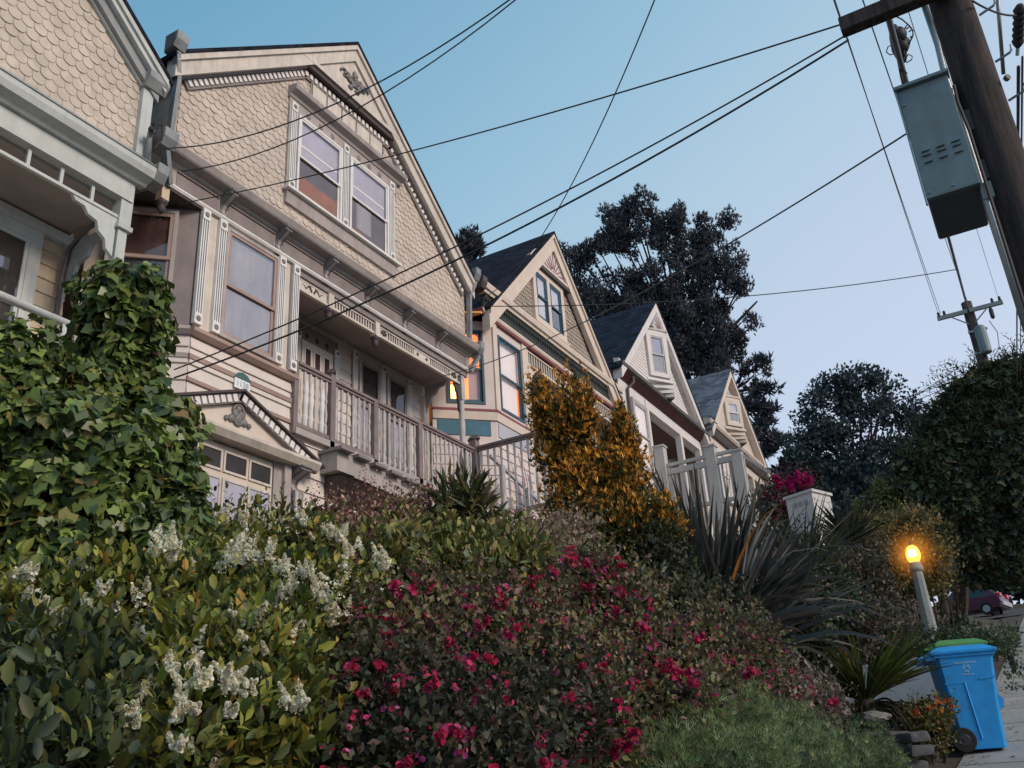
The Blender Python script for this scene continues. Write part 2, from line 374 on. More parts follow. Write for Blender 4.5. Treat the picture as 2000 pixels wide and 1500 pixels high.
def clumpify(blobs, n, r, inner=.78, flat=1.15):
    """small overlapping tufts spread over the outside of the big blobs, for an uneven outline"""
    p, d, u, i = shell(blobs, n, inner, .12, .55, .8)
    return [(q, np.array([1, 1, flat])*r*(.6+.8*random.random())) for q in p]
def sprigs(L, blobs, n, length, per, tpl, size, pal, up=.8, cj=.35):
    """shoots that stand out of the foliage, leaves in pairs along them"""
    p, d, u, i = shell(blobs, n*3, .92, .1, .9, .9)
    k = d[:, 2] > -.15; p, d = p[k][:n], d[k][:n]
    for q, e in zip(p, d):
        a = e+np.array([0, 0, up])+rng.randn(3)*.25; a /= np.linalg.norm(a); ln = length*(.5+.8*rng.rand())
        t = np.linspace(0, 1, per); P_ = q+a*(t[:, None]*ln)+np.array([0, 0, -.12*ln])*(t[:, None]**2)
        s = rvec(1)[0]; s -= a*(s@a); s /= np.linalg.norm(s); b = np.cross(a, s)
        ang = np.arange(per)*2.4; side = s*np.cos(ang)[:, None]+b*np.sin(ang)[:, None]
        L.put(tpl, P_, a*.8+side*.75, side*-.3+a*.8+np.array([0, 0, .5]), size*(1.1-.5*t)*(.8+.4*rng.rand(per)), np.clip(pick(pal, per, cj)*FOL*1.1, .002, 1))
# ------------------------------------------------------------------ sky and light
w = bpy.data.worlds.new('World'); sc.world = w; w.use_nodes = True
nt = w.node_tree; N = nt.nodes; L_ = nt.links; bg = N['Background']
SUN_EL, SUN_AZ = radians(30), radians(94)     # azimuth clockwise from +Y (up the street); +X is the street side
sky = N.new('ShaderNodeTexSky'); sky.sky_type = 'NISHITA'; sky.sun_disc = False; sky.sun_elevation = radians(9); sky.sun_rotation = SUN_AZ
sky.air_density = 1.0; sky.dust_density = .6; sky.ozone_density = 3.0
# dusk tint: lavender towards the horizon, deep blue overhead
tc = N.new('ShaderNodeTexCoord'); sx = N.new('ShaderNodeSeparateXYZ'); L_.new(tc.outputs['Generated'], sx.inputs[0])
ramp = N.new('ShaderNodeValToRGB'); e = ramp.color_ramp.elements
e[0].position = 0.0; e[0].color = (.72, .82, 1.0, 1); e[1].position = .85; e[1].color = (.11, .32, .52, 1)
for p_, c_ in ((.12, (.66, .77, .96, 1)), (.20, (.62, .74, .93, 1)), (.32, (.51, .70, .87, 1)), (.42, (.39, .625, .81, 1)), (.52, (.29, .535, .73, 1)), (.63, (.195, .44, .65, 1))):
    q = e.new(p_); q.color = c_
dt = N.new('ShaderNodeVectorMath'); dt.operation = 'DOT_PRODUCT'; dt.inputs[1].default_value = (-.35, -.20, .75)   # darker overhead and away from the twilight
L_.new(tc.outputs['Generated'], dt.inputs[0]); L_.new(dt.outputs['Value'], ramp.inputs['Fac'])
sk = N.new('ShaderNodeMixRGB'); sk.blend_type = 'MULTIPLY'; sk.inputs['Fac'].default_value = 1
L_.new(sky.outputs[0], sk.inputs['Color1']); sk.inputs['Color2'].default_value = (.075, .075, .075, 1)
mx = N.new('ShaderNodeMixRGB'); mx.inputs['Fac'].default_value = .85; L_.new(sk.outputs[0], mx.inputs['Color1']); L_.new(ramp.outputs[0], mx.inputs['Color2'])
L_.new(mx.outputs[0], bg.inputs['Color']); bg.inputs['Strength'].default_value = 1.0
sl = bpy.data.lights.new('sun', 'SUN'); sl.energy = 2.55; sl.angle = radians(20); sl.color = (1, .83, .69)
so = bpy.data.objects.new('sun', sl); col.objects.link(so)
sd = Vector((sin(SUN_AZ)*cos(SUN_EL), cos(SUN_AZ)*cos(SUN_EL), sin(SUN_EL)))
so.rotation_euler = (-sd).to_track_quat('-Z', 'Y').to_euler(); so.location = (20, -10, 30)
sc.view_settings.view_transform = 'Standard'; sc.view_settings.look = 'None'; sc.view_settings.exposure = 0; sc.view_settings.gamma = 1
sc.render.engine = 'CYCLES'; sc.cycles.use_denoising = True; sc.cycles.max_bounces = 6; sc.cycles.transparent_max_bounces = 12

# ------------------------------------------------------------------ ground, pavement, road
xs = np.concatenate([np.linspace(-260, -30, 14), np.linspace(-24, -7.5, 9), np.linspace(-6.85, -1.25, 24), np.array([-.4, .6, 1.45, 1.5, 9.5, 16, 40, 120, 260])])
ys = np.concatenate([np.linspace(-80, -8, 10), np.linspace(-6, 46, 80), np.linspace(50, 160, 34), np.linspace(190, 700, 12)])
mb = MB(); nx, ny = len(xs), len(ys)
for y in ys:
    for x in xs:
        j = (.06*sin(x*2.1+y*1.7)+.05*sin(x*4.7-y*3.1)) if -6.9 < x < -1.4 else 0
        mb.v.append((x, y, ground(x, y)+j-(.16 if x > 1.48 else .0)))
mb.f = [(j*nx+i, j*nx+i+1, (j+1)*nx+i+1, (j+1)*nx+i) for j in range(ny-1) for i in range(nx-1)]
tag(mb.build('ground', 'soil', recalc=False, smooth=True), kind='structure')
yy = [y for y in ys if -10 < y < 160]
def strip_sheet(name, m, x0, x1, dz, nxs=2, joints=False):
    mb = MB(); X = np.linspace(x0, x1, nxs); Y = np.arange(-8, 150, .75)
    for y in Y:
        for x in X: mb.v.append((x, y, ground(0, y)+dz))
    k = len(X); mb.f = [(j*k+i, j*k+i+1, (j+1)*k+i+1, (j+1)*k+i) for j in range(len(Y)-1) for i in range(k-1)]
    return tag(mb.build(name, m, recalc=False), kind='structure')
strip_sheet('pavement', 'sidewalk_concrete', -1.2, 1.36, .012)
strip_sheet('road', 'asphalt', 1.5, 9.4, -.14)
mb = MB(); Y = np.arange(-8, 150, .75)
for a, b in zip(Y[:-1], Y[1:]):
    za, zb = ground(0, a), ground(0, b)
    mb.add([(1.36, a, za-.3), (1.515, a, za-.3), (1.515, b, zb-.3), (1.36, b, zb-.3), (1.36, a, za+.016), (1.5, a, za+.016), (1.5, b, zb+.016), (1.36, b, zb+.016)],
           [(4, 5, 6, 7), (1, 2, 6, 5), (0, 4, 7, 3)])
tag(mb.build('kerb', 'concrete', recalc=False), kind='structure')
mb = MB()
for y in np.arange(-4, 60, 1.5):
    z = ground(0, y); s_ = (ground(0, y+.1)-z)/.1
    mb.add([(-1.2, y, z+.0165), (1.35, y, z+.0165), (1.35, y+.018, z+.0165+.018*s_), (-1.2, y+.018, z+.0165+.018*s_)], [(0, 1, 2, 3)])
tag(mb.build('pavement_joints', 'asphalt', recalc=False), kind='structure')

# ------------------------------------------------------------------ house kit
XF = -8.75
T0 = lambda q: (XF+q[0], q[1], q[2])            # facade coordinates: (out towards the street, along the street, height)
def Tback(x): return lambda q: (x+q[0], q[1], q[2])
def Tang(c, e, n):                              # angled face: c corner (x, y), e along, n outward
    return lambda q: (c[0]+n[0]*q[0]+e[0]*q[1], c[1]+n[1]*q[0]+e[1]*q[1], q[2])
def scales(mb, u0, u1, z0, zmax, w=.15, h=.125, d0=.004, d1=.019, umin=None, umax=None, ztop=99):
    i = 0; z = z0
    while z < ztop:
        k0 = u0+(w/2 if i % 2 else 0); n = int((u1-k0)/w)+2
        for k in range(-1, n):
            u = k0+k*w
            if zmax(u) < z+.02 or u < u0-w/2 or u > u1+w/2: continue
            jz = random.uniform(-.006, .006); jd = random.uniform(-.004, .004); hw = w*.485
            pts = [(u-hw, z+h*1.2), (u-hw, z+h*.12)]+[(u-hw*cos(a), z+h*.12-h*.42*sin(a)) for a in (pi*.2, pi*.4, pi*.6, pi*.8)]+[(u+hw, z+h*.12), (u+hw, z+h*1.2)]
            q = []
            for a, b in pts:
                a = min(max(a, u0), u1); b = min(b+jz, zmax(a)); t = min(1, max(0, (z+h*1.2-b)/(h*1.5))); q.append((d0+(d1-d0)*t+jd*t, a, b))
            m_ = len(q)
            mb.add(q+[(.0, b, c) for a, b, c in q[1:-1]], [list(range(m_))]+[(j, j+1, m_+j, m_+j-1) for j in range(1, m_-2)])
        z += h; i += 1
def siding(mb, u0, u1, z0, z1, h=.2, d=.022, cut=None):
    z = z0
    while z < z1-.01:
        t = min(z+h, z1); segs = [(u0, u1)] if cut is None else cut(z, t)
        for a, b in segs:
            if b-a > .02: mb.prism([(0, z), (d, z), (d, z+.018), (.004, t), (0, t)], 1, a, b)
        z += h
def frame(mb, u0, u1, z0, z1, t, d0, d1, tb=None):
    tb = tb or t
    mb.box((d0, u0, z0), (d1, u0+t, z1)).box((d0, u1-t, z0), (d1, u1, z1)).box((d0, u0+t, z1-t), (d1, u1-t, z1)).box((d0, u0+t, z0), (d1, u1-t, z0+tb))
def sash_window(parent, T, u0, u1, z0, z1, cas, sash, up, lo, pane='glass', meet=None, st=.05, ct=.05, name='window', label=None, sill=True, gap=None):
    """casing u0..u1, z0..z1 with two sliding sashes, panes and what shows behind them"""
    m = MB(T); frame(m, u0, u1, z0, z1, ct, 0, .085)
    if sill: m.box((0, u0-.04, z0-.05), (.12, u1+.04, z0-.002))
    wnd = m.build(name, cas, parent, label=label)
    a, b, c, d = u0+ct+.002, u1-ct-.002, z0+ct+.002, z1-ct-.002; mt = meet or (c+d)/2
    m = MB(T); frame(m, a, b, mt-.02, d, st, .052, .076); m.build('sash', sash, wnd)
    m = MB(T); frame(m, a, b, c, mt+.03, st, .034, .050, st*1.25); m.build('sash', sash, wnd)
    MB(T).add([(.062, a+st, mt+.03), (.062, b-st, mt+.03), (.062, b-st, d-st), (.062, a+st, d-st)], [(0, 1, 2, 3)]).build('pane', pane, wnd, recalc=False)
    MB(T).add([(.042, a+st, c+st), (.042, b-st, c+st), (.042, b-st, mt-.018), (.042, a+st, mt-.018)], [(0, 1, 2, 3)]).build('pane', pane, wnd, recalc=False)
    if up: MB(T).box((.026, a+.01, mt), (.030, b-.01, d-.01)).build('blind', up, wnd)
    if lo: MB(T).box((.026, a+.01, c+.01), (.030, b-.01, mt-.002)).build('curtain' if lo in ('curtain_white', 'blind_white') else 'interior', lo, wnd)
    return wnd
def ring(mb, T, d, u, z, r, n=14):
    vs = [(d, u+r*cos(2*pi*k/n), z+r*sin(2*pi*k/n)) for k in range(n)]+[(d+.012, u+r*.8*cos(2*pi*k/n), z+r*.8*sin(2*pi*k/n)) for k in range(n)]
    mb.add(vs, [(k, (k+1) % n, n+(k+1) % n, n+k) for k in range(n)]+[list(range(n, 2*n))])
def pilaster(parent, T, u, z0, z1, w=.13, d=.05, white='white_trim', dark='groove_grey', eb=None):
    eb = eb or w*1.25; m = MB(T)
    k = 4; sw = w/(2*k-1)
    for i in range(k): m.box((d*.4, u-w/2+2*i*sw, z0+eb), (d, u-w/2+(2*i+1)*sw, z1-eb))
    for a in (z0, z1-eb): m.box((d*.4, u-w/2, a), (d+.008, u+w/2, a+eb))
    p = m.build('pilaster', white, parent)
    m = MB(T).box((0, u-w/2+.003, z0), (d*.4, u+w/2-.003, z1)); m.build('fluting', dark, p)
    for a in (z0+eb/2, z1-eb/2):
        m = MB(T); ring(m, T, d+.006, u, a, w*.33); m.build('rosette', 'ornament_grey', p)
    return p
def bracket(parent, T, u, z0, z1, w=.13, d=.26, m='bracket_shaded_grey'):
    h = z1-z0
    prof = [(0, z0), (.05, z0), (.085, z0+.05*h), (.09, z0+.16*h), (.055, z0+.27*h), (.05, z0+.4*h), (.085, z0+.55*h), (.16, z0+.66*h), (d*.85, z0+.76*h), (d, z0+.82*h), (d, z0+.93*h), (d+.02, z0+.93*h), (d+.02, z1), (0, z1)]
    b = MB(T).prism(prof, 1, u-w/2, u+w/2).build('bracket', m, parent)
    MB(T).prism([(d2+.006 if d2 > .02 else d2, z_) for d2, z_ in prof[1:10]]+[(0, z0+.82*h), (0, z0)], 1, u-w*.2, u+w*.2).build('scroll', 'mauve_light', b)
    return b
def roof_slabs(parent, m, uc, hw, za, slope, x0, x1, th=.07):
    for s in (-1, 1):
        mb = MB(); vs = []
        for x in (x0, x1):
            vs += [(x, uc, za), (x, uc+s*hw, za-slope*hw), (x, uc+s*hw, za-slope*hw-th), (x, uc, za-th)]
        mb.add(vs, [(0, 1, 5, 4), (3, 2, 6, 7), (0, 1, 2, 3), (4, 5, 6, 7), (1, 2, 6, 5)])
        mb.build('roof', m, parent)
def rake(parent, T, m, uc, hw, za, slope, t0, t1, d0, d1, name='bargeboard'):
    """two sloping boards, t0..t1 below the roof line (vertical), d0..d1 out"""
    for s in (-1, 1):
        mb = MB(T); pts = [(uc, za-t0), (uc+s*hw, za-slope*hw-t0), (uc+s*hw, za-slope*hw-t1), (uc, za-t1)]
        if s < 0: pts = pts[::-1]
        mb.prism(pts, 0, d0, d1); mb.build(name, m, parent)
def baluster_prof(h): return [(.018, 0), (.024, .03*h), (.024, .16*h), (.013, .2*h), (.022, .26*h), (.026, .38*h), (.016, .5*h), (.013, .56*h), (.022, .62*h), (.014, .7*h), (.02, .78*h), (.024, .82*h), (.024, .97*h), (.018, h)]

# ================================================================== HOUSE with scalloped gable and plum trim (nearest complete one)
UC = 10.5
H2 = thing('victorian_house', 'large cream house with scalloped gable, mauve bracketed cornice and porch behind a baluster railing', 'house', (XF, UC, 2.0), 'row of gabled Victorian houses')
RS, ZA = .84, 12.97                              # roof slope, ridge height at the front edge
zr = lambda u, za=ZA: za-RS*abs(u-UC)            # roof line
m = MB().box((-21, 6.95, 1.6), (-9.75, 14.2, 9.5)); m.prism([(6.95, 9.5), (14.2, 9.5), (UC, zr(UC)-.2)], 0, -21, -9.75); m.build('side_wall', 'pink_siding', H2)
# upper storey over the porch
m = MB(T0).prism([(6.85, 7.62), (14.2, 7.62), (14.2, zr(14.2)-.3), (UC, ZA-.3), (6.85, zr(6.85)-.3)], 0, -1.0, 0); m.build('gable_wall', 'cream_shingle', H2)
m = MB(T0); scales(m, 6.9, 14.22, 8.15, lambda u: min(zr(u)-.52, 11.36), w=.150, h=.122); m.build('fish_scale_shingles', 'cream_shingle', H2, recalc=False)
roof_slabs(H2, 'roof_dark', UC, 3.92, ZA, RS, XF+.24, -21)
rake(H2, T0, 'cream_trim', UC, 3.86, ZA, RS, .075, .18, .0, .225, 'crown_moulding')
rake(H2, T0, 'cream_trim', UC, 3.86, ZA, RS, .18, .44, .0, .185, 'bargeboard')
rake(H2, T0, 'mauve_trim', UC, 3.80, ZA, RS, .44, .475, .0, .11, 'bed_moulding')
# dentil band following the clipped gable
def dentils(parent, T, path, w=.065, gap=.052, h=.092, d0=.05, d1=.07, white='white_trim', band='mauve_trim', bh=.15):
    mb = MB(T); mw = MB(T)
    for (a, b) in path:
        a = Vector((0, *a)); b = Vector((0, *b)); L = (b-a).length; t = (b-a)/L; nrm = Vector((0, t.z, -t.y))
        if nrm.z > 0: nrm = -nrm
        vs = [a, b, b+nrm*bh, a+nrm*bh]
        mb.add([(0, v.y, v.z) for v in vs]+[(d0, v.y, v.z) for v in vs], [(0, 1, 2, 3), (4, 5, 6, 7), (0, 1, 5, 4), (1, 2, 6, 5), (2, 3, 7, 6), (3, 0, 4, 7)])
        s = gap
        while s+w < L-.02:
            q = [a+t*s+nrm*.02, a+t*(s+w)+nrm*.02, a+t*(s+w)+nrm*(.02+h), a+t*s+nrm*(.02+h)]
            mw.add([(d0, v.y, v.z) for v in q]+[(d1, v.y, v.z) for v in q], [(4, 5, 6, 7), (0, 1, 5, 4), (1, 2, 6, 5), (2, 3, 7, 6), (3, 0, 4, 7)]); s += w+gap
    p = mb.build('dentil_band', band, parent); mw.build('dentils', white, p); return p
ul, ur = 9.27, 11.73; zt = 11.50
dentils(H2, T0, [((6.9, zr(6.9)-.47), (ul, zr(ul)-.47)), ((ul, zt), (ur, zt)), ((ur, zr(ur)-.47), (14.2, zr(14.2)-.47))])
# projecting apex panel with carved ornament, its soffit
m = MB(T0).prism([(9.02, 11.62), (11.98, 11.62), (UC, 12.86)], 0, .06, .145); ap = m.build('apex_panel', 'cream_trim', H2)
m = MB(T0)
for t0_, t1_ in (((9.3, 11.66), (UC, 12.55)),):
    pass
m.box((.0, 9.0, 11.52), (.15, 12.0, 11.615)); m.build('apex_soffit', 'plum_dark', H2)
m = MB(T0).box((.145, 9.15, 11.62), (.19, 11.85, 11.70)); m.build('apex_moulding', 'cream_trim', H2)
m = MB(T0)
for k in range(46):
    a = random.uniform(-1, 1); r = random.uniform(0, 1)
    u = UC+.33*a*(1-.35*abs(a)); z = 12.03+.2*random.uniform(-1, 1)*(1-.8*abs(a))+.05*cos(a*9)
    m.ball((.16, u, z), (.022+.02*random.random(), .03+.045*random.random(), .02+.035*random.random()), 7, 5)
for s in (-1, 1):
    for q in range(3):
        pts = [(.17, UC+s*(.08+.1*q+.11*cos(t)*(1-t/9)), 12.0+.02*q+.10*sin(t)*(1-t/9)) for t in np.linspace(0, 5.6, 16)]
        m.tube(pts, [.022*(1-.5*i/15) for i in range(16)], 6)
m.ball((.165, UC, 12.20), (.03, .05, .1), 8, 6)
m.build('carved_ornament', 'ornament_grey', H2, smooth=True)
# boarded panel above the gable window
m = MB(T0).box((.02, 9.5, 10.90), (.045, 11.5, 11.35))
bpn = m.build('board_panel', 'cream_trim', H2)
m = MB(T0)
for u in (9.52, 9.9, 10.3, 10.7, 11.1, 11.48): m.box((.045, u-.013, 10.90), (.05, u+.013, 11.35))
m.build('board_grooves', 'groove_grey', bpn)
# gable window group
m = MB(T0)
m.prism([(0, 10.70), (.07, 10.70), (.09, 10.75), (.19, 10.80), (.21, 10.86), (.21, 10.885), (0, 10.93)], 1, 8.98, 12.03); m.build('window_hood', 'mauve_light', H2)
m = MB(T0).box((.0, 9.0, 10.45), (.05, 11.9, 10.70)).box((0, 9.0, 8.86), (.05, 9.2, 10.45)).box((0, 10.30, 8.86), (.05, 10.52, 10.45)).box((0, 11.63, 8.86), (.05, 11.82, 10.45)); m.build('window_surround', 'mauve_light', H2)
m = MB(T0).box((0, 8.95, 8.86), (.15, 11.9, 8.905)); m.build('window_sill', 'white_trim', H2)
m = MB(T0).prism([(0, 8.64), (.06, 8.64), (.085, 8.855), (0, 8.855)], 1, 9.0, 11.86); m.build('apron_board', 'mauve_light', H2)
sash_window(H2, T0, 9.2, 10.31, 8.905, 10.46, 'white_trim', 'white_trim', 'sky_lilac', 'brown_room', meet=9.66, st=.035, ct=.045, sill=False, label='left gable window, orange wood behind its lower sash')
sash_window(H2, T0, 10.52, 11.63, 8.905, 10.46, 'white_trim', 'white_trim', 'sky_lilac', 'brown_room', meet=9.66, st=.035, ct=.045, sill=False, label='right window of the gable pair')
wn = [o for o in H2.children if o.name.startswith('window') and not o.name.startswith('window_')]
for a_ in (9.23, 10.55): MB(T0).box((.031, a_+.05, 9.90), (.037, a_+.98, 9.935)).build('blind_rail', 'blind_white', wn[0 if a_ < 10 else 1])
MB(T0).box((.031, 9.28, 8.96), (.036, 10.24, 9.32)).build('wood_shutter', 'wood_orange', wn[0])
MB(T0).box((.031, 10.6, 8.96), (.036, 10.95, 9.06)).build('wood_shutter', 'wood_orange', wn[1])
MB(T0).box((.031, 10.75, 9.10), (.036, 11.15, 9.62)).build('curtain', 'grey_folds', wn[1])
for u in (9.1, 10.415, 11.735): pilaster(H2, T0, u, 8.92, 10.62, .135, .075)
for u in (9.45, 9.76, 10.07, 10.78, 11.08, 11.38):
    m = MB(T0); ring(m, T0, .05, u, 10.58, .055); m.build('rosette', 'mauve_trim', H2)
# main cornice, frieze and brackets
m = MB(T0).prism([(0, 7.69), (.045, 7.69), (.045, 7.96), (.09, 7.99), (.10, 8.03), (.24, 8.05), (.26, 8.07), (.30, 8.15), (.30, 8.17), (.0, 8.24)], 1, 6.72, 14.28); m.build('cornice', 'mauve_light', H2)
m = MB(T0)
for a, b in ((6.95, 7.7), (7.88, 8.81), (8.99, 9.9), (10.07, 10.95), (11.12, 12.02), (12.19, 13.06), (13.23, 14.15)):
    m.box((.045, a, 7.71), (.053, b, 7.94)).box((.053, a, 7.925), (.075, b, 7.945)).box((.053, a, 7.71), (.065, b, 7.725))
m.build('frieze_panels', 'mauve_trim', H2)
m = MB(T0).prism([(0, 7.62), (.075, 7.62), (.095, 7.65), (.095, 7.675), (0, 7.69)], 1, 6.75, 14.25); m.build('frieze_moulding', 'white_trim', H2)
m = MB(T0).box((-.08, 9.36, 7.515), (.03, 14.2, 7.62)); m.build('porch_beam', 'mauve_trim', H2)
for u in (7.79, 8.90, 9.985, 11.035, 12.105, 13.145): bracket(H2, T0, u, 7.62, 8.04)
# gutter ends (stepped profile seen end on) and rain pipes at both house corners
def gutter_end(parent, u0, u1, z, d, m='metal_grey', s=1):
    a = MB(T0).prism([(d-.06, z), (d+.12, z+.05), (d+.18, z+.17), (d+.19, z+.30), (d-.06, z+.30)], 1, u0, u1).build('gutter', m, parent)
    MB(T0).prism([(d-.05, z+.01), (d+.11, z+.055), (d+.165, z+.17), (d+.17, z+.285), (d-.05, z+.285)], 1, u1-.002 if s > 0 else u0-.006, u1+.006 if s > 0 else u0+.002).build('gutter_cap', 'rust_grey', a)
    return a
for s, u0, u1 in ((-1, 6.52, 6.72), (1, 14.28, 14.45)):
    gutter_end(H2, u0, u1, 9.66, .12, s=s); gutter_end(H2, u0+.02*s, u1-.0, 7.98, .12, s=s)
    um = (u0+u1)/2; ui = um-.12*s
    m = MB(T0).beam((.2, um, 9.68), (.12, ui, 9.30), .07, .09, (1, 0, 0)).beam((.12, ui, 9.31), (.08, ui, 8.2), .07, .09, (1, 0, 0)); m.build('downspout', 'metal_grey', H2)
    m = MB(T0).beam((.2, um, 8.0), (.10, ui-.06*s, 7.62), .07, .09, (1, 0, 0)); m.build('downspout', 'metal_grey', H2)
# ground and parlour floor front: bay with chamfered left side
CH = Tang((XF, 7.45), (-.7071, -.7071), (.7071, -.7071))
m = MB(T0).box((-1.0, 7.45, 1.6), (-.004, 9.36, 7.62)); m.prism([(-.004, 7.45), (-1.0, 7.45), (-1.0, 6.5)], 2, 1.6, 7.6); m.build('bay_wall', 'pink_siding', H2)
m = MB(T0).box((-1.0, 9.36, 1.6), (-.004, 14.2, 4.9)); m.build('porch_base_wall', 'pink_siding', H2)
m = MB(T0); siding(m, 7.46, 9.38, 2.0, 5.68, .235, .03); siding(m, 9.381, 14.2, 2.0, 4.85, .235, .03); m.build('lap_siding', 'pink_siding', H2)
m = MB(CH); siding(m, .0, 1.25, 2.0, 5.68, .235, .03); m.build('lap_siding', 'pink_siding', H2)
m = MB(T0).prism([(0, 5.69), (.05, 5.69), (.10, 5.74), (.10, 5.79), (0, 5.83)], 1, 7.43, 9.40).prism([(0, 5.36), (.04, 5.36), (.05, 5.42), (0, 5.44)], 1, 7.44, 9.38).prism([(0, 5.05), (.035, 5.05), (.04, 5.10), (0, 5.11)], 1, 7.44, 9.38); m.build('belt_moulding', 'rose_band', H2)
m = MB(CH).prism([(0, 5.69), (.05, 5.69), (.10, 5.74), (.10, 5.79), (0, 5.83)], 1, 0, 1.2).prism([(0, 5.36), (.04, 5.36), (.05, 5.42), (0, 5.44)], 1, 0, 1.2); m.build('belt_moulding', 'mauve_light', H2)
for a_, b_ in ((7.46, 7.87), (8.91, 9.36)): MB(T0).box((0, a_, 5.83), (.03, b_, 7.62)).build('corner_board', 'cream_trim', H2)
m = MB(T0).box((0.03, 7.535, 5.86), (.045, 7.57, 7.60)).box((.03, 9.05, 5.86), (.045, 9.09, 7.6)).box((.03, 9.2, 5.86), (.045, 9.22, 7.6)); m.build('corner_strip', 'mauve_trim', H2)
for u in (7.485, 7.795, 8.985, 9.29): pilaster(H2, T0, u, 5.845, 7.61, .13, .085)
sash_window(H2, T0, 7.87, 8.92, 5.84, 7.56, 'mauve_light', 'rose_band', 'grey_folds', 'grey_folds', pane='glass_mirror', meet=6.66, st=.045, ct=.05, sill=False, label='tall bay window with pale streaks put into the grey behind its glass')
m = MB(CH).box((0, .02, 5.83), (.03, 1.15, 7.6)); m.build('bay_side_panel', 'mauve_trim', H2)
sash_window(H2, Tang((XF+.7071*.03, 7.45-.7071*.03), (-.7071, -.7071), (.7071, -.7071)), .27, 1.12, 5.95, 7.5, 'mauve_light', 'rose_band', 'dark_redroom', 'dark_room', meet=6.75, label='angled side window of the bay, dark red inside')
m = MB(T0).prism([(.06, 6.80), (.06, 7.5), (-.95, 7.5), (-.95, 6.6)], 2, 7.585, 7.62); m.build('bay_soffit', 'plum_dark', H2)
def pendant(parent, d, u, z, mt='cream_trim', h=.2, s=.06):
    m = MB(T0).box((d-s, u-s, z), (d+s, u+s, z+h)); p = m.build('pendant', mt, parent)
    c = T0((d, u, z)); MB().lathe(c, [(.02, -.20), (.04, -.17), (.065, -.12), (.04, -.09), (.07, -.06), (.085, -.025), (.06, 0)], 10).build('drop_finial', 'plum_dark', p, smooth=True); return p
pendant(H2, 0.0, 6.80, 7.40, 'yellow_siding')
# porch recess
BK = Tback(-9.7)
m = MB(BK); siding(m, 9.38, 14.2, 5.0, 7.6, .2, .022); m.build('porch_siding', 'pink_siding', H2)
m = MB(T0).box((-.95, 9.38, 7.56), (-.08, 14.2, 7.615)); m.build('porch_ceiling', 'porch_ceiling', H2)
m = MB(T0).box((-1.0, 9.38, 4.90), (.10, 14.30, 5.0)); m.build('porch_floor', 'mauve_light', H2)
m = MB(BK).box((.025, 10.32, 5.0), (.07, 11.42, 7.42)); fr_ = m.build('door_frame', 'mauve_trim', H2)
for u in (10.38, 11.36): pilaster(H2, Tback(-9.63), u, 5.0, 7.25, .11, .04)
m = MB(Tback(-9.63)).box((0, 10.48, 5.0), (.03, 11.26, 7.12)); dr = m.build('door', 'door_cream', H2)
m = MB(Tback(-9.6)); 
for k in range(3): m.box((0, 10.55+.235*k, 6.62), (.008, 10.68+.235*k, 6.98))
m.build('door_glass', 'dark_redroom', dr)
m = MB(Tback(-9.6))
for k in range(3): frame(m, 10.53+.235*k, 10.70+.235*k, 6.60, 7.0, .02, 0, .018)
m.box((0, 10.55, 5.2), (.012, 10.83, 6.4)).box((0, 10.91, 5.2), (.012, 11.19, 6.4)); m.build('door_moulding', 'white_trim', dr)
for k in range(3):
    m = MB(Tback(-9.63)); ring(m, None, .0, 10.62+.25*k, 7.24, .05); m.build('rosette', 'plum_dark', H2)
for a, b, lab in ((11.98, 12.62, 'left porch window with dark curtains'), (12.80, 13.45, 'right porch window with dark curtains')):
    sash_window(H2, Tback(-9.68), a, b, 5.6, 7.35, 'mauve_light', 'mauve_trim', 'dark_room', 'grey_folds', label=lab)
for u in (11.9, 12.71, 13.53): pilaster(H2, Tback(-9.68), u, 5.55, 7.45, .10, .07)
# spindle frieze of the porch with pendants, corner post and brackets
m = MB(T0)
m.box((-.05, 9.37, 7.475), (.0, 13.95, 7.515)).box((-.055, 9.37, 7.295), (.005, 13.95, 7.335))
spf = m.build('spindle_frieze', 'cream_trim', H2)
m = MB(T0)
for a, b in ((10.24, 11.27), (11.72, 12.45), (13.0, 13.6)):
    k = int((b-a)/.065)
    for i in range(k): m.box((-.04, a+(i+.5)*(b-a)/k-.013, 7.335), (-.012, a+(i+.5)*(b-a)/k+.013, 7.475))
m.build('spindles', 'cream_trim', spf)
m = MB(T0).box((-.035, 10.2, 7.335), (-.03, 13.9, 7.475)); m.build('frieze_backing', 'plum_dark', spf)
for a_, b_ in (((-.03, 9.40, 7.32), (-.005, 10.08, 7.49)), ((-.03, 11.44, 7.335), (-.012, 11.7, 7.475)), ((-.03, 12.46, 7.335), (-.012, 12.98, 7.475)), ((-.03, 13.62, 7.335), (-.012, 13.9, 7.475))): MB(T0).box(a_, b_).build('fretwork_panel', 'cream_trim', spf)
m = MB(T0)
def fret(u0, u1):
    uc = (u0+u1)/2; hw = (u1-u0)/2
    for s in (-1, 1):
        pts = [(-.002, uc+s*hw*(.1+.8*t), 7.37+.08*abs(sin(t*5.2))*(1-.3*t)) for t in np.linspace(0, 1, 14)]
        m.tube(pts, [.016*(1.15-t) for t in np.linspace(0, 1, 14)], 6); m.tube([(-.002, uc+s*hw*.25, 7.46), (-.002, uc+s*hw*.12, 7.36)], [.014, .008], 6)
fret(9.48, 10.02); fret(11.46, 11.68); fret(13.64, 13.88)
for u in (12.58, 12.86): ring(m, None, -.012, u, 7.405, .035)
m.build('cut_out_scroll', 'plum_dark', spf)
for u in (10.15, 11.35): pendant(H2, -.02, u, 7.26, h=.26)
c = T0((-.05, 14.06, 0))
m = MB(T0).box((-.11, 14.0, 7.0), (.01, 14.12, 7.62)).box((-.12, 13.985, 5.0), (.02, 14.135, 5.9)); cp = m.build('corner_post', 'baluster_grey', H2)
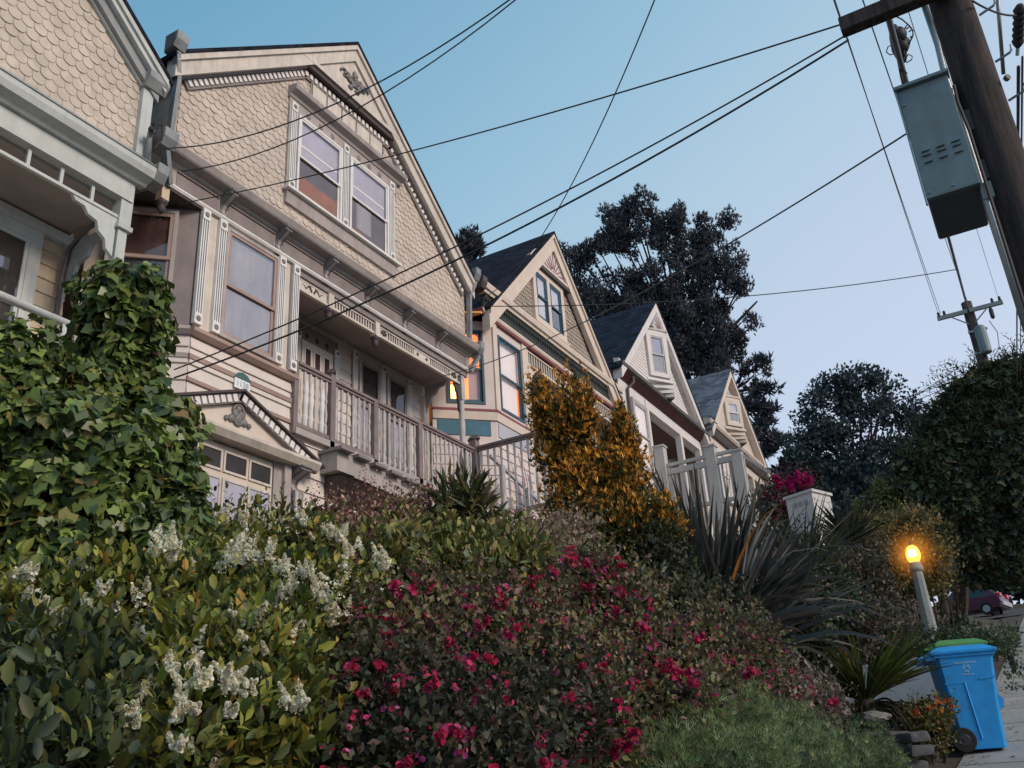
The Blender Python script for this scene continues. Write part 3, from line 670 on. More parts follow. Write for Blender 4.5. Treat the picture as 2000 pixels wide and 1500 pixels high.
MB().lathe(c, [(.055, 5.9), (.065, 5.95), (.045, 6.0), (.055, 6.2), (.062, 6.5), (.05, 6.75), (.062, 6.82), (.045, 6.87), (.06, 6.93), (.055, 7.0)], 12).build('turned_shaft', 'baluster_grey', cp, smooth=True)
def gingerbread(parent, T, u, z, s, r=.42, th=.04, mt='mauve_light', d=0):
    pts = [(u, z), (u+s*r, z), (u+s*r*.92, z-.06), (u+s*r*.72, z-.07), (u+s*r*.62, z-.15), (u+s*r*.42, z-.18), (u+s*r*.36, z-.3), (u+s*r*.2, z-.36), (u+s*r*.16, z-.48), (u, z-.55)]
    return MB(T).prism(pts if s > 0 else pts[::-1], 0, d-th/2, d+th/2).build('fretted_bracket', mt, parent)
gingerbread(H2, T0, 13.98, 7.295, -1, .17, mt='plum_dark', d=-.05)
m = MB(BK).box((.02, 13.98, 5.0), (.10, 14.14, 7.3)); m.build('half_post', 'cream_trim', H2)
m = MB().prism([(-9.62, 7.5), (-9.12, 7.5), (-9.18, 7.42), (-9.3, 7.40), (-9.36, 7.30), (-9.46, 7.26), (-9.5, 7.12), (-9.57, 7.04), (-9.62, 6.86)], 1, 14.03, 14.08); m.build('fretted_bracket', 'mauve_light', H2)
# garage with pediment
GA = Tback(XF+.28)
m = MB(T0).box((0, 6.95, 2.0), (.05, 9.0, 4.36)); m.build('garage_reveal', 'cream_trim', H2)
m = MB(T0)
gd = MB(T0).box((.05, 7.12, 2.0), (.09, 8.96, 4.33)).build('garage_door', 'door_cream', H2)
m = MB(T0)
for k in range(4):
    u = 7.2+.445*k; frame(m, u-.015, u+.405, 3.98, 4.27, .03, .09, .11); frame(m, u-.015, u+.405, 3.32, 3.90, .03, .09, .11); frame(m, u-.015, u+.405, 2.5, 3.2, .03, .09, .11)
m.build('door_rails', 'cream_trim', gd)
m = MB(T0)
for k in range(4): m.box((.091, 7.215+.445*k, 4.01), (.098, 7.575+.445*k, 4.24))
m.build('upper_pane', 'dark_room', gd)
m = MB(T0)
for k in range(4): m.box((.091, 7.215+.445*k, 3.35), (.098, 7.575+.445*k, 3.87))
m.build('lower_pane', 'sky_lilac', gd)
m = MB(T0).box((0, 8.98, 2.0), (.10, 9.13, 4.36)).box((0, 9.13, 2.0), (.16, 9.26, 4.36)); m.build('garage_jamb', 'mauve_light', H2)
m = MB(T0).box((0, 9.30, 2.0), (.20, 9.50, 4.02)); m.build('garage_pilaster', 'mauve_light', H2)
for a_ in (9.32, 9.46): MB(T0).box((.2, a_, 2.0), (.21, a_+.02, 4.0)).build('pilaster_edge', 'white_trim', H2)
bracket(H2, T0, 9.40, 4.02, 4.36, .2, .3)
m = MB(T0).prism([(0, 4.36), (.27, 4.36), (.33, 4.44), (.33, 4.48), (0, 4.50)], 1, 6.65, 9.68); m.build('pediment_cornice', 'cream_trim', H2)
PA, PU, PS = 5.07, 8.17, .395
m = MB(T0).prism([(6.72, 4.50), (9.62, 4.50), (PU, 4.50+1.45*PS-.03)], 0, 0, .19); m.build('pediment_panel', 'peach_trim', H2)
dentils(H2, Tback(XF+.19), [((6.62, PA-PS*1.55), (PU, PA)), ((PU, PA), (9.72, PA-PS*1.55))], w=.075, gap=.035, h=.10, d0=.07, d1=.085, bh=.135)
for s in (-1, 1):
    m = MB(T0); a, b = (PU, PA), (PU+s*1.62, PA-PS*1.62); pts = [a, b, (b[0], b[1]+.035), (a[0], a[1]+.035)]
    m.prism(pts if s < 0 else pts[::-1], 0, 0, .31); m.build('pediment_rake', 'plum_dark', H2)
m = MB(T0)
for q in ((0, .17, .05), (-.05, .1, .06), (.05, .1, .06), (-.12, .02, .05), (.12, .02, .05), (0, .04, .075), (-.2, .0, .035), (.2, 0, .035)):
    m.ball((.205, PU+q[0], 4.66+q[1]), (.035, q[2], q[2]*1.1), 9, 6)
m.tube([(.21, PU+.1*cos(t), 4.76+.14*sin(t)) for t in np.linspace(0, 2*pi, 17)], .022, 6)
m.build('pediment_ornament', 'ornament_grey', H2, smooth=True)
# house number plate
m = MB(T0).box((.035, 8.22, 5.225), (.05, 8.50, 5.37)); pl_ = m.build('number_plate', 'plate_white', H2)
m = MB(T0).prism([(8.20, 5.37), (8.52, 5.37), (8.45, 5.45), (8.36, 5.475), (8.27, 5.45)], 0, .035, .055); m.build('plate_crest', 'plate_green', pl_)
fc = bpy.data.curves.new('digits', 'FONT'); fc.body = '1138'; fc.size = .115; fc.align_x = 'CENTER'; fc.align_y = 'CENTER'; fc.extrude = .002
fo = bpy.data.objects.new('digits_tmp', fc); col.objects.link(fo); dg = bpy.context.evaluated_depsgraph_get(); dg.update()
me_ = bpy.data.meshes.new_from_object(fo.evaluated_get(dg)); bpy.data.objects.remove(fo)
me_.transform(Matrix.Translation(Vector(T0((.054, 8.36, 5.297)))-Vector(H2.location)) @ Matrix(((0, 0, 1, 0), (1, 0, 0, 0), (0, 1, 0, 0), (0, 0, 0, 1))))
me_.materials.clear(); me_.materials.append(M['numeral']); do = bpy.data.objects.new('digits', me_); col.objects.link(do); do.parent = pl_
# small spotlight on the wall under the porch
m = MB(T0).box((.03, 9.36, 4.63), (.10, 9.46, 4.69)); fl = m.build('floodlight', 'cream_trim', H2)
MB(T0).lathe(T0((.0, 0, 0)) and (.06, 9.50, 4.74), [(.03, -.05), (.075, -.03), (.085, .03), (.05, .07)], 12, 0).build('lamp_head', 'plum_dark', fl, smooth=True)
# porch deck outriggers and stair box under the railing
m = MB(T0)
for k in range(5):
    u = 9.95+.40*k; z_ = 4.80-.02*k
    MB(T0).box((.0, u, z_-.05), (.46, u+.30, z_)).build('tread', 'mauve_trim', H2)
    m.box((.0, u+.05, z_-.34), (.34, u+.45, z_-.05))
m.build('stair_stringer', 'mauve_light', H2)
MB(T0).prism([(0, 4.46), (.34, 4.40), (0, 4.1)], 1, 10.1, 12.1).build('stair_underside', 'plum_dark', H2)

# ------------------------------------------------------------------ porch railing (its own thing) : level run + return towards the street
RL = thing('baluster_railing', 'weathered grey turned-baluster railing with mauve handrail in front of the raised porch', 'railing', (XF+.05, 11.8, 4.9))
dR = .05
def rail_run(a, b, z0, z1, hand=True, n=10, skip=0):
    """a, b = (d, u) ends"""
    a3 = Vector(T0((a[0], a[1], 0))); b3 = Vector(T0((b[0], b[1], 0)))
    up = Vector((0, 0, 1))
    MB().beam(a3+up*(z1-.02), b3+up*(z1-.02), .11, .045).beam(a3+up*(z1-.065), b3+up*(z1-.065), .06, .045).build('handrail', 'rail_rose', RL)
    MB().beam(a3+up*(z0+.03), b3+up*(z0+.03), .06, .06).build('bottom_rail', 'rail_rose', RL)
    h = z1-.09-z0-.06
    first = None
    for i in range(n):
        p = a3.lerp(b3, (i+.5)/n)
        if first is None:
            first = MB().lathe((p.x, p.y, z0+.06), [(r*1.02, q) for r, q in baluster_prof(h)], 8).build('baluster', 'baluster_grey', RL, smooth=False); p0 = p
        else: clone(first, RL, p-p0)
rail_run((dR, 9.40), (dR, 10.12), 5.02, 6.03, n=6)
rail_run((dR, 10.22), (dR, 11.18), 5.00, 6.03, n=7)
rail_run((dR, 11.28), (dR, 12.42), 4.92, 6.03, n=8)
rail_run((dR, 12.52), (dR, 14.22), 4.82, 6.05, n=12)
rail_run((dR+.08, 14.3), (1.70, 14.3), 4.66, 6.08, n=11)
for d, u, z0, z1, wd in ((dR, 9.37, 4.9, 6.03, .07), (dR, 10.17, 4.75, 6.10, .1), (dR, 11.23, 4.7, 6.04, .1), (dR, 12.47, 4.6, 6.04, .1), (dR, 14.3, 4.2, 6.22, .15), (1.77, 14.3, 4.0, 6.20, .13)):
    p = MB(T0).box((d-wd/2, u-wd/2, z0), (d+wd/2, u+wd/2, z1)).build('post', 'rail_rose', RL)
    if wd >= .15 or u == 10.17:
        c = T0((d, u, z1)); MB().lathe(c, [(wd*.75, 0), (wd*.95, .02), (wd*.95, .05), (wd*.3, .1)], 4).build('post_cap', 'plum_dark', p)
# a second stair rail and steps behind, a striped flag
SR = thing('stair_rail', 'grey stair rail sloping down behind the landing balusters', 'railing', (XF+.3, 15.2, 4.9))
MB(T0).beam((.25, 14.55, 5.95), (.55, 16.6, 5.1), .06, .06).build('handrail', 'baluster_grey', SR)
for k in range(3): MB(T0).box((.28+.12*k, 14.8+.75*k, 4.4), (.36+.12*k, 14.9+.75*k, 5.83-.31*k)).build('post', 'baluster_grey', SR)
FL = thing('striped_flag', 'small red and white striped flag hanging behind the landing railing', 'flag', (XF+.3, 16, 5.4))
MB(T0).tube([(.2, 15.75, 6.35), (.25, 16.0, 5.3)], .012, 6).build('flag_pole', 'baluster_grey', FL)
for k in range(7):
    MB(T0).add([(.21+.01*k, 15.80+.045*k, 6.22-.06*k), (.21+.01*k, 15.84+.045*k, 6.20-.06*k), (.27+.01*k, 15.93+.045*k, 5.45-.05*k), (.27+.01*k, 15.89+.045*k, 5.47-.05*k)], [(0, 1, 2, 3)]).build('stripe', 'flag_red' if k % 2 == 0 else 'flag_white', FL)
# ================================================================== HOUSE 1 (cut by the left edge of the photo)
U1 = 2.72; H1 = thing('victorian_house', 'tan shingled house with grey-white trim and porch behind ivy, cut by the left edge', 'house', (XF, U1, 1.0), 'row of gabled Victorian houses')
z1r = lambda u: 12.35-.84*abs(u-U1)
m = MB().box((-21, -.95, .5), (-9.95, 6.42, 9.1)); m.prism([(-.95, 9.1), (6.42, 9.1), (U1, 12.1)], 0, -21, -9.95); m.build('side_wall', 'yellow_siding', H1)
m = MB(T0).prism([(-1.0, 7.1), (6.38, 7.1), (6.38, z1r(6.38)-.25), (U1, 12.1), (-1.0, z1r(-1)-.25)], 0, -1.2, 0); m.build('gable_wall', 'cream_shingle_warm', H1)
m = MB(T0); scales(m, -.95, 6.32, 7.86, lambda u: z1r(u)-.50, w=.165, h=.135, ztop=11.9); m.build('fish_scale_shingles', 'cream_shingle_warm', H1, recalc=False)
roof_slabs(H1, 'roof_dark', U1, 3.86, 12.35, .84, XF+.25, -21)
rake(H1, T0, 'grey_white', U1, 3.80, 12.35, .84, .075, .17, 0, .235, 'crown_moulding')
rake(H1, T0, 'grey_white', U1, 3.80, 12.35, .84, .17, .27, 0, .20, 'bargeboard')
rake(H1, T0, 'grey_trim', U1, 3.76, 12.35, .84, .27, .46, 0, .12, 'bed_moulding')
rake(H1, T0, 'grey_white', U1, 3.70, 12.35, .84, .46, .50, 0, .06, 'bead_moulding')
m = MB(T0).box((0, 6.26, 7.8), (.09, 6.42, 8.95)); m.build('corner_post', 'grey_white', H1)
m = MB(T0).prism([(0, 8.86), (.14, 8.86), (.22, 8.98), (.22, 9.09), (0, 9.09)], 1, 6.24, 6.56); m.build('gutter_cap', 'grey_trim', H1)
m = MB(T0).prism([(0, 7.36), (.10, 7.36), (.13, 7.40), (.24, 7.44), (.27, 7.52), (.27, 7.60), (.0, 7.86)], 1, -1.1, 6.46); m.build('cornice', 'grey_white', H1)
for k in range(3): MB(T0).prism([(.27-.085*k, 7.60+.082*k), (.285-.085*k, 7.60+.082*k), (.20-.085*k, 7.69+.082*k), (.18-.085*k, 7.69+.082*k)], 1, -1.1, 6.46).build('skirt_roof_course', 'grey_trim', H1)
gutter_end(H1, 6.46, 6.62, 7.38, .12)
m = MB(T0).box((-.10, -.9, 7.08), (.05, 6.34, 7.36)); m.build('frieze_board', 'grey_white', H1)
m = MB(T0).box((-.05, -.8, 6.80), (.0, 6.22, 6.84))
for k in range(17): m.box((-.04, -.5+.42*k, 6.84), (-.01, -.46+.42*k, 7.08))
m.build('spindle_frieze', 'grey_white', H1)
m = MB(T0).box((-1.15, -.9, 7.03), (-.1, 6.3, 7.08)); m.build('porch_ceiling', 'porch_ceiling', H1)
B1 = Tback(-9.95)
m = MB(B1); siding(m, -.9, 6.42, 3.9, 7.03, .2, .024); m.build('porch_siding', 'yellow_siding', H1)
m = MB(B1).box((.0, -.9, 6.86), (.12, 6.4, 7.0)); m.build('porch_moulding', 'grey_white', H1)
sash_window(H1, B1, 4.7, 5.98, 4.7, 6.86, 'grey_white', 'grey_white', 'dark_room', 'dark_room', pane='glass_mirror', ct=.16, label='porch window with wide white casing at the left edge')
sash_window(H1, B1, 2.6, 3.9, 4.7, 6.86, 'grey_white', 'grey_white', 'dark_room', 'dark_room', ct=.16)
m = MB(T0).box((-1.12, 6.36, 3.6), (.0, 6.40, 5.4)); m.build('porch_end_wall', 'yellow_siding', H1)
m = MB(T0).box((-.13, 6.19, 6.72), (.03, 6.36, 7.36)).prism([(-.14, 6.66), (.05, 6.66), (.06, 6.72), (-.15, 6.72)], 1, 6.17, 6.38)
cp = m.build('corner_post', 'grey_white', H1)
MB(T0).box((-.11, 6.21, 5.9), (.01, 6.34, 6.66)).build('post_shaft', 'grey_white', cp); MB(T0).box((-.12, 6.19, 3.6), (.02, 6.36, 4.9)).build('post_base', 'grey_white', cp)
c = T0((-.05, 6.275, 0)); MB().lathe(c, [(.06, 4.9), (.07, 4.95), (.05, 5.0), (.065, 5.35), (.05, 5.6), (.07, 5.66), (.055, 5.72), (.075, 5.79), (.07, 5.84), (.06, 5.9)], 12).build('turned_shaft', 'grey_white', cp, smooth=True)
gingerbread(H1, T0, 6.19, 6.80, -1, .62, th=.05, mt='grey_white', d=-.04)
m = MB().prism([(-9.90, 6.86), (-9.15, 6.86), (-9.2, 6.74), (-9.36, 6.70), (-9.42, 6.56), (-9.6, 6.5), (-9.66, 6.32), (-9.8, 6.22), (-9.86, 5.9), (-9.90, 5.8)], 1, 6.30, 6.35); m.build('fretted_bracket', 'grey_trim', H1)
m = MB(T0).tube([(-.55, 6.3, 7.0), (-.8, 6.28, 6.93), (-1.0, 6.26, 6.75), (-1.05, 6.26, 6.4), (-1.05, 6.26, 4.5)], .03, 8); m.build('drain_pipe', 'rust_grey', H1, smooth=True)
m = MB(T0).box((-1.15, -.9, 3.5), (.45, 6.4, 3.62)); m.build('porch_floor', 'grey_white', H1)
m = MB(T0).box((-1.0, -.95, .5), (0, 6.4, 3.5)); m.build('porch_base_wall', 'yellow_siding', H1)
m = MB(T0).box((.27, -.8, 4.0), (.3, -.7, 4.8))
PR = thing('pipe_railing', 'pale grey round pipe handrail along the left porch above the ivy', 'railing', (XF+.42, 4, 3.6))
MB(T0).tube([(.45, -.8, 4.87), (.45, 6.3, 4.87)], .045, 12).build('handrail', 'grey_white', PR, smooth=True)
q = None
for k in range(9):
    u = 6.2-.8*k
    if q is None: q = MB(T0).box((.42, u-.025, 3.6), (.48, u+.025, 4.84)).build('post', 'grey_white', PR)
    else: clone(q, PR, (0, -.8*k, 0))
# electric service head with cables between the two left houses
SH = thing('service_head', 'small grey service entrance pipe with dark cable loop between the two left gables', 'service head', (XF+.1, 6.35, 7.9))
MB(T0).tube([(.16, 6.40, 7.62), (.16, 6.38, 8.06), (.20, 6.36, 8.13), (.26, 6.34, 8.10)], .04, 8).build('conduit', 'metal_grey', SH, smooth=True)
MB(T0).tube([(.26, 6.34, 8.10), (.34, 6.28, 8.17), (.36, 6.40, 8.19), (.33, 6.44, 8.0), (.3, 6.36, 7.82)], .012, 6).build('cable_loop', 'wire_black', SH)
MB(T0).ball((.28, 6.30, 8.10), (.04, .04, .04)).build('weather_cap', 'wire_black', SH, smooth=True)

# ================================================================== HOUSE 3 (blue sashes, lit bay)
U3 = 18.35; S3 = 1.06; Z3 = 13.03
H3 = thing('victorian_house', 'peach trimmed gable house with blue window sashes and an orange lamp glowing in its bay', 'house', (XF, U3, 3.0), 'row of gabled Victorian houses')
z3r = lambda u: Z3-S3*abs(u-U3)
m = MB().box((-21, 17.0, 2.6), (-10.2, 21.75, 9.6)); m.prism([(14.98, 9.55), (21.75, 9.55), (U3, z3r(U3)-.22)], 0, -21, -9.8); m.box((-21, 14.98, 2.6), (-12.2, 17.0, 9.6)); m.build('side_wall', 'pinkwhite_wall', H3)
m = MB(T0).prism([(14.95, 9.42), (21.75, 9.42), (21.75, z3r(21.75)-.2), (U3, Z3-.3), (14.95, z3r(14.95)-.2)], 0, -1.05, 0); m.build('gable_wall', 'taupe_shingle', H3)
m = MB(T0); scales(m, 15.0, 21.7, 9.97, lambda u: min(z3r(u)-.62, 11.64), w=.145, h=.115, d1=.026); m.build('fish_scale_shingles', 'taupe_shingle', H3, recalc=False)
roof_slabs(H3, 'roof_dark', U3, 3.46, Z3, S3, XF+.24, -21)
rake(H3, T0, 'peach_trim', U3, 3.42, Z3, S3, .08, .19, 0, .225, 'crown_moulding')
rake(H3, T0, 'peach_trim', U3, 3.42, Z3, S3, .19, .56, 0, .18, 'bargeboard')
rake(H3, T0, 'plum_dark', U3, 3.2, Z3, S3, .565, .61, 0, .05, 'dark_moulding')  # dark strip along the inner edge of the bargeboards
m = MB(T0).prism([(17.05, 11.72), (19.65, 11.72), (U3, 12.9)], 0, .06, .12); ap = m.build('apex_panel', 'pinkwhite_wall', H3)
m = MB(T0)
for k in range(9):
    a = radians(12+19.5*k); r = min(.86, .9/(abs(cos(a))*1.06+sin(a))*1.0)
    m.beam((.125, U3+.14*cos(a), 11.80+.14*sin(a)), (.125, U3+r*cos(a), 11.80+r*sin(a)), .03, .012, (1, 0, 0))
ring(m, None, .12, U3, 11.80, .10); m.build('sunburst', 'mauve_sun', ap)
m = MB(T0).box((.12, 17.2, 11.72), (.165, 19.5, 11.79)); m.build('apex_moulding', 'peach_trim', H3)
m = MB(T0).box((0, 17.05, 11.62), (.16, 19.65, 11.715)); m.build('apex_soffit', 'plum_dark', H3)
m = MB(T0); frame(m, 17.24, 18.86, 10.08, 11.62, .15, 0, .09); m.box((0, 17.96, 10.23), (.09, 18.1, 11.47)).box((0, 17.2, 10.03), (.13, 18.9, 10.08)).box((0, 17.24, 9.97), (.05, 17.34, 10.03)).box((0, 18.72, 9.9), (.05, 18.84, 10.03)); m.build('window_surround', 'peach_trim', H3)
sash_window(H3, T0, 17.395, 17.955, 10.235, 11.465, 'teal_sash', 'teal_sash', 'curtain_white', 'curtain_white', ct=.03, st=.05, meet=10.85, pane='glass_mirror', sill=False, label='left window of the gable pair, white curtain behind')
sash_window(H3, T0, 18.105, 18.705, 10.235, 11.465, 'teal_sash', 'teal_sash', 'curtain_white', 'dark_room', ct=.03, st=.05, meet=10.85, pane='glass_mirror', sill=False, label='right window of the gable pair, darker lower sash')
m = MB(T0).prism([(0, 9.68), (.16, 9.68), (.17, 9.74), (.215, 9.76), (.235, 9.86), (.235, 9.89), (0, 9.96)], 1, 14.75, 21.85); m.build('cornice', 'peach_trim', H3)
m = MB(T0).prism([(0, 9.38), (.05, 9.38), (.06, 9.5), (.13, 9.68), (0, 9.68)], 1, 14.9, 21.75); m.build('frieze_cove', 'moss_dark', H3)
m = MB(T0)
for k in range(62): m.box((.06, 14.95+.11*k, 9.56), (.115, 15.0+.11*k, 9.64))
m.build('dentils', 'moss_dark', H3)
m = MB(T0).prism([(-.6, 9.20), (.06, 9.20), (.08, 9.26), (.04, 9.38), (-.6, 9.38)], 1, 14.85, 21.7); m.build('frieze_strip', 'red_strip', H3)
m = MB(T0).prism([(.08, 9.255), (.10, 9.30), (.07, 9.37), (.05, 9.37)], 1, 14.85, 21.7); m.build('strip_edge', 'peach_trim', H3)
C3 = Tang((XF, 15.28), (-.7071, -.7071), (.7071, -.7071))
# bay: real openings with a lit room behind
def wall_open(T, u0, u1, z0, z1, a, b, c, d, m, parent, th=.12, name='bay_wall'):
    mb = MB(T).box((-th, u0, z0), (0, a, z1)).box((-th, b, z0), (0, u1, z1)).box((-th, a, d), (0, b, z1)).box((-th, a, z0), (0, b, c)); return mb.build(name, m, parent)
wall_open(T0, 15.28, 16.76, 3.0, 9.20, 15.52, 16.50, 7.27, 9.0, 'pinkwhite_wall', H3)
wall_open(C3, 0.002, 1.30, 3.0, 9.20, .20, 1.0, 7.30, 8.98, 'pinkwhite_wall', H3)
m = MB(T0).box((-3.4, 16.76, 3.0), (0, 16.88, 9.2)); m.build('bay_return', 'pinkwhite_wall', H3)
m = MB().prism([(-8.9, 15.3), (-8.9, 16.75), (-12.15, 16.75), (-12.15, 14.99), (-9.75, 14.45)], 2, 6.9, 6.95); m.build('room_floor', 'room_orange', H3)
m = MB().prism([(-8.9, 15.3), (-8.9, 16.75), (-12.15, 16.75), (-12.15, 14.99), (-9.75, 14.45)], 2, 9.24, 9.3); m.build('room_ceiling', 'room_orange', H3)
m = MB().box((-12.18, 14.99, 6.95), (-12.1, 16.76, 9.24)).box((-12.1, 16.68, 6.95), (-9.0, 16.75, 9.24)).box((-12.1, 14.99, 6.95), (-9.78, 15.03, 9.24)); m.build('room_wall', 'room_orange', H3)
m = MB().prism([(-8.7, 15.3), (-8.7, 14.8), (-9.9, 13.95), (-9.9, 14.4)], 2, 9.20, 9.24); m.build('bay_soffit', 'orange_soffit', H3)
def open_sash(parent, T, a, b, c, d, mt, st, m_, lab=None):
    mb = MB(T); frame(mb, a, b, c, d, .045, -.06, .02); wn = mb.build('window', m_, parent, label=lab)
    mb = MB(T); frame(mb, a+.047, b-.047, mt-.03, d-.047, st, -.03, -.005); mb.build('sash', m_, wn)
    mb = MB(T); frame(mb, a+.047, b-.047, c+.047, mt+.02, st, -.058, -.033, st*1.4); mb.build('sash', m_, wn)
    MB(T).add([(-.018, a+.047+st, mt+.02), (-.018, b-.047-st, mt+.02), (-.018, b-.047-st, d-.047-st), (-.018, a+.047+st, d-.047-st)], [(0, 1, 2, 3)]).build('pane', 'glass', wn, recalc=False)
    MB(T).add([(-.046, a+.047+st, c+.047+st), (-.046, b-.047-st, c+.047+st), (-.046, b-.047-st, mt-.03), (-.046, a+.047+st, mt-.03)], [(0, 1, 2, 3)]).build('pane', 'glass', wn, recalc=False); return wn
w1 = open_sash(H3, T0, 15.52, 16.50, 7.27, 9.0, 8.12, .04, 'teal_sash', 'front bay window covered by a white roller blind with a glowing orange strip')
MB(T0).box((-.1, 15.55, 7.30), (-.09, 16.48, 8.98)).build('blind', 'blind_white', w1)
MB(T0).box((-.086, 16.385, 7.30), (-.08, 16.46, 8.05)).build('glow_strip', emis('glow_strip', (1, .22, .05), .85), w1)  # glowing strip on the blind stands in for the lit room
w2 = open_sash(H3, C3, .20, 1.0, 7.30, 8.98, 8.10, .045, 'teal_sash', 'angled bay window with an orange lit room behind it')
MB(C3).box((-.10, .24, 7.34), (-.095, .52, 8.09)).build('curtain', P('rose_curtain', (.52, .34, .33), bump=0) or 'rose_curtain', w2)
LM = thing('table_lamp', 'glowing orange table lamp behind the angled bay window', 'lamp', (-9.95, 14.9, 6.95))
lc = C3((-.34, .80, 0))
MB().lathe((lc[0], lc[1], 0), [(.17, 7.52), (.19, 7.56), (.12, 7.80), (.10, 7.80)], 16).build('lamp_shade', 'shade_glow', LM, smooth=True)
MB().lathe((lc[0], lc[1], 0), [(.09, 6.95), (.09, 6.98), (.02, 7.0), (.03, 7.2), (.02, 7.5)], 12).build('lamp_base', 'room_orange', LM, smooth=True)
pl = bpy.data.lights.new('room_light', 'POINT'); pl.energy = 75; pl.color = (1, .60, .28); pl.shadow_soft_size = .15
po = bpy.data.objects.new('room_light', pl); col.objects.link(po); po.location = (-10.4, 15.5, 8.5)
for T, u1 in ((T0, 16.76), (C3, 1.3)):
    MB(T).prism([(0, 7.13), (.05, 7.13), (.055, 7.165), (.035, 7.19), (0, 7.19)], 1, -.02 if T is C3 else 15.27, u1).build('bay_band', 'red_strip', H3)
    MB(T).prism([(0, 6.95), (.035, 6.95), (.045, 7.125), (0, 7.125)], 1, -.015 if T is C3 else 15.27, u1).build('bay_sill_board', 'peach_trim', H3)
MB(C3).box((0, .12, 6.62), (.02, 1.2, 6.93)).build('spandrel_panel', 'teal_panel', H3)
MB(C3).box((0, .0, 6.62), (.03, .118, 6.93)).box((0, 1.202, 6.62), (.03, 1.3, 6.93)).build('panel_frame', 'peach_trim', H3) if False else None
MB(T0).box((0, 15.34, 6.62), (.02, 16.7, 6.93)).build('spandrel_panel', 'lavender_panel', H3)
for a_, b_ in (((0, 15.28, 7.2), (.035, 15.45, 9.2)), ((0, 16.54, 7.2), (.035, 16.76, 9.2))): MB(T0).box(a_, b_).build('corner_board', 'peach_trim', H3)
m = MB(T0); siding(m, 15.28, 16.76, 3.0, 6.5, .2); m.build('lap_siding', 'pinkwhite_wall', H3)
m = MB(C3); siding(m, 0, 1.3, 3.0, 6.5, .2); m.build('lap_siding', 'pinkwhite_wall', H3)
# porch
m = MB(T0).box((-1.5, 16.9, 9.17), (-.02, 21.7, 9.2)); m.build('porch_ceiling', 'porch_ceiling', H3)
m = MB(Tback(-10.2)); siding(m, 16.9, 21.7, 5.2, 9.17, .2); m.build('porch_siding', 'tan_wall', H3)
m = MB(T0).box((-1.5, 16.9, 5.2), (0, 21.7, 5.4)).box((-.3, 16.9, 2.8), (0, 21.7, 5.2)); m.build('porch_floor', 'pinkwhite_wall', H3)
m = MB(T0).box((-.06, 16.88, 9.13), (0, 21.6, 9.17)).box((-.06, 16.88, 8.80), (0, 21.6, 8.85)); sp3 = m.build('spindle_frieze', 'peach_trim', H3)
m = MB(T0)
for k in range(40): m.box((-.045, 16.95+.117*k, 8.85), (-.015, 16.985+.117*k, 9.13))
m.build('spindles', 'peach_trim', sp3)
m = MB(T0).box((-.06, 16.9, 8.85), (-.05, 21.6, 9.13)); m.build('frieze_backing', 'plum_dark', sp3)
for u in (18.68, 20.2, 21.6): MB(T0).box((-.1, u-.07, 5.4), (.02, u+.07, 9.15)).build('porch_post', 'peach_trim', H3)
gingerbread(H3, T0, 16.9, 8.80, 1, .36, mt='peach_trim', d=-.03); gingerbread(H3, T0, 18.61, 8.80, -1, .36, mt='plum_dark', d=-.03); gingerbread(H3, T0, 18.75, 8.80, 1, .36, mt='peach_trim', d=-.03)
MB(Tback(-10.2)).box((.03, 17.5, 5.4), (.06, 18.4, 7.9)).build('door', 'dark_redroom', H3)
m = MB().lathe((-9.6, 17.35, 8.55), [(.02, 0), (.07, .03), (.08, .2), (.03, .26)], 8); m.build('porch_lantern', 'porch_bulb', H3)
MB(T0).box((-.95, 21.55, 5.4), (.0, 21.7, 9.2)).build('porch_end_wall', 'lavender_panel', H3)
for s, u in ((-1, 14.62),):
    gutter_end(H3, u-.05, u+.12, 9.62, .1, m='brown_gutter', s=s)

# ================================================================== HOUSE 4 (white, prow window)
U4 = 25.45; S4 = .99; Z4 = 14.2
H4 = thing('victorian_house', 'white gable house with dark blue roof, brown gutter and single gable window', 'house', (XF, U4, 4.0), 'row of gabled Victorian houses')
z4r = lambda u: Z4-S4*abs(u-U4)
m = MB().box((-21, 22.1, 3.5), (-10.2, 28.9, 10.75)); m.prism([(22.1, 10.75), (28.9, 10.75), (U4, Z4-.2)], 0, -21, -9.8); m.build('side_wall', 'cool_white', H4)
m = MB(T0).prism([(22.1, 10.5), (28.85, 10.5), (28.85, z4r(28.85)-.2), (U4, Z4-.25), (22.1, z4r(22.1)-.2)], 0, -1.1, 0); m.build('gable_wall', 'cool_white', H4)
m = MB(T0)
def cut4(z, t):
    hw = (Z4-.5-t)/S4; return [(U4-hw, U4+hw)] if hw > .1 else []
siding(m, 22.1, 28.8, 10.9, 13.3, .11, .016, cut=cut4); m.build('lap_siding', 'cool_white', H4)
roof_slabs(H4, 'roof_blue', U4, 3.68, Z4, S4, XF+.28, -21)
rake(H4, T0, 'cool_white', U4, 3.62, Z4, S4, .075, .40, 0, .26, 'bargeboard')
rake(H4, T0, 'greige_trim', U4, 3.5, Z4, S4, .40, .46, 0, .1, 'bed_moulding')
m = MB(T0).prism([(24.75, 13.02), (26.15, 13.02), (U4, 13.78)], 0, 0, .27); ap = m.build('apex_panel', 'greige_trim', H4)
m = MB(T0)
for k in range(7):
    a = radians(25+21.7*k); m.beam((.275, U4+.1*cos(a), 13.06+.1*sin(a)), (.275, U4+(.3+.2*sin(a))*cos(a), 13.06+(.3+.22*sin(a))*sin(a)), .03, .01, (1, 0, 0))
m.build('sunburst', 'mauve_sun', ap)
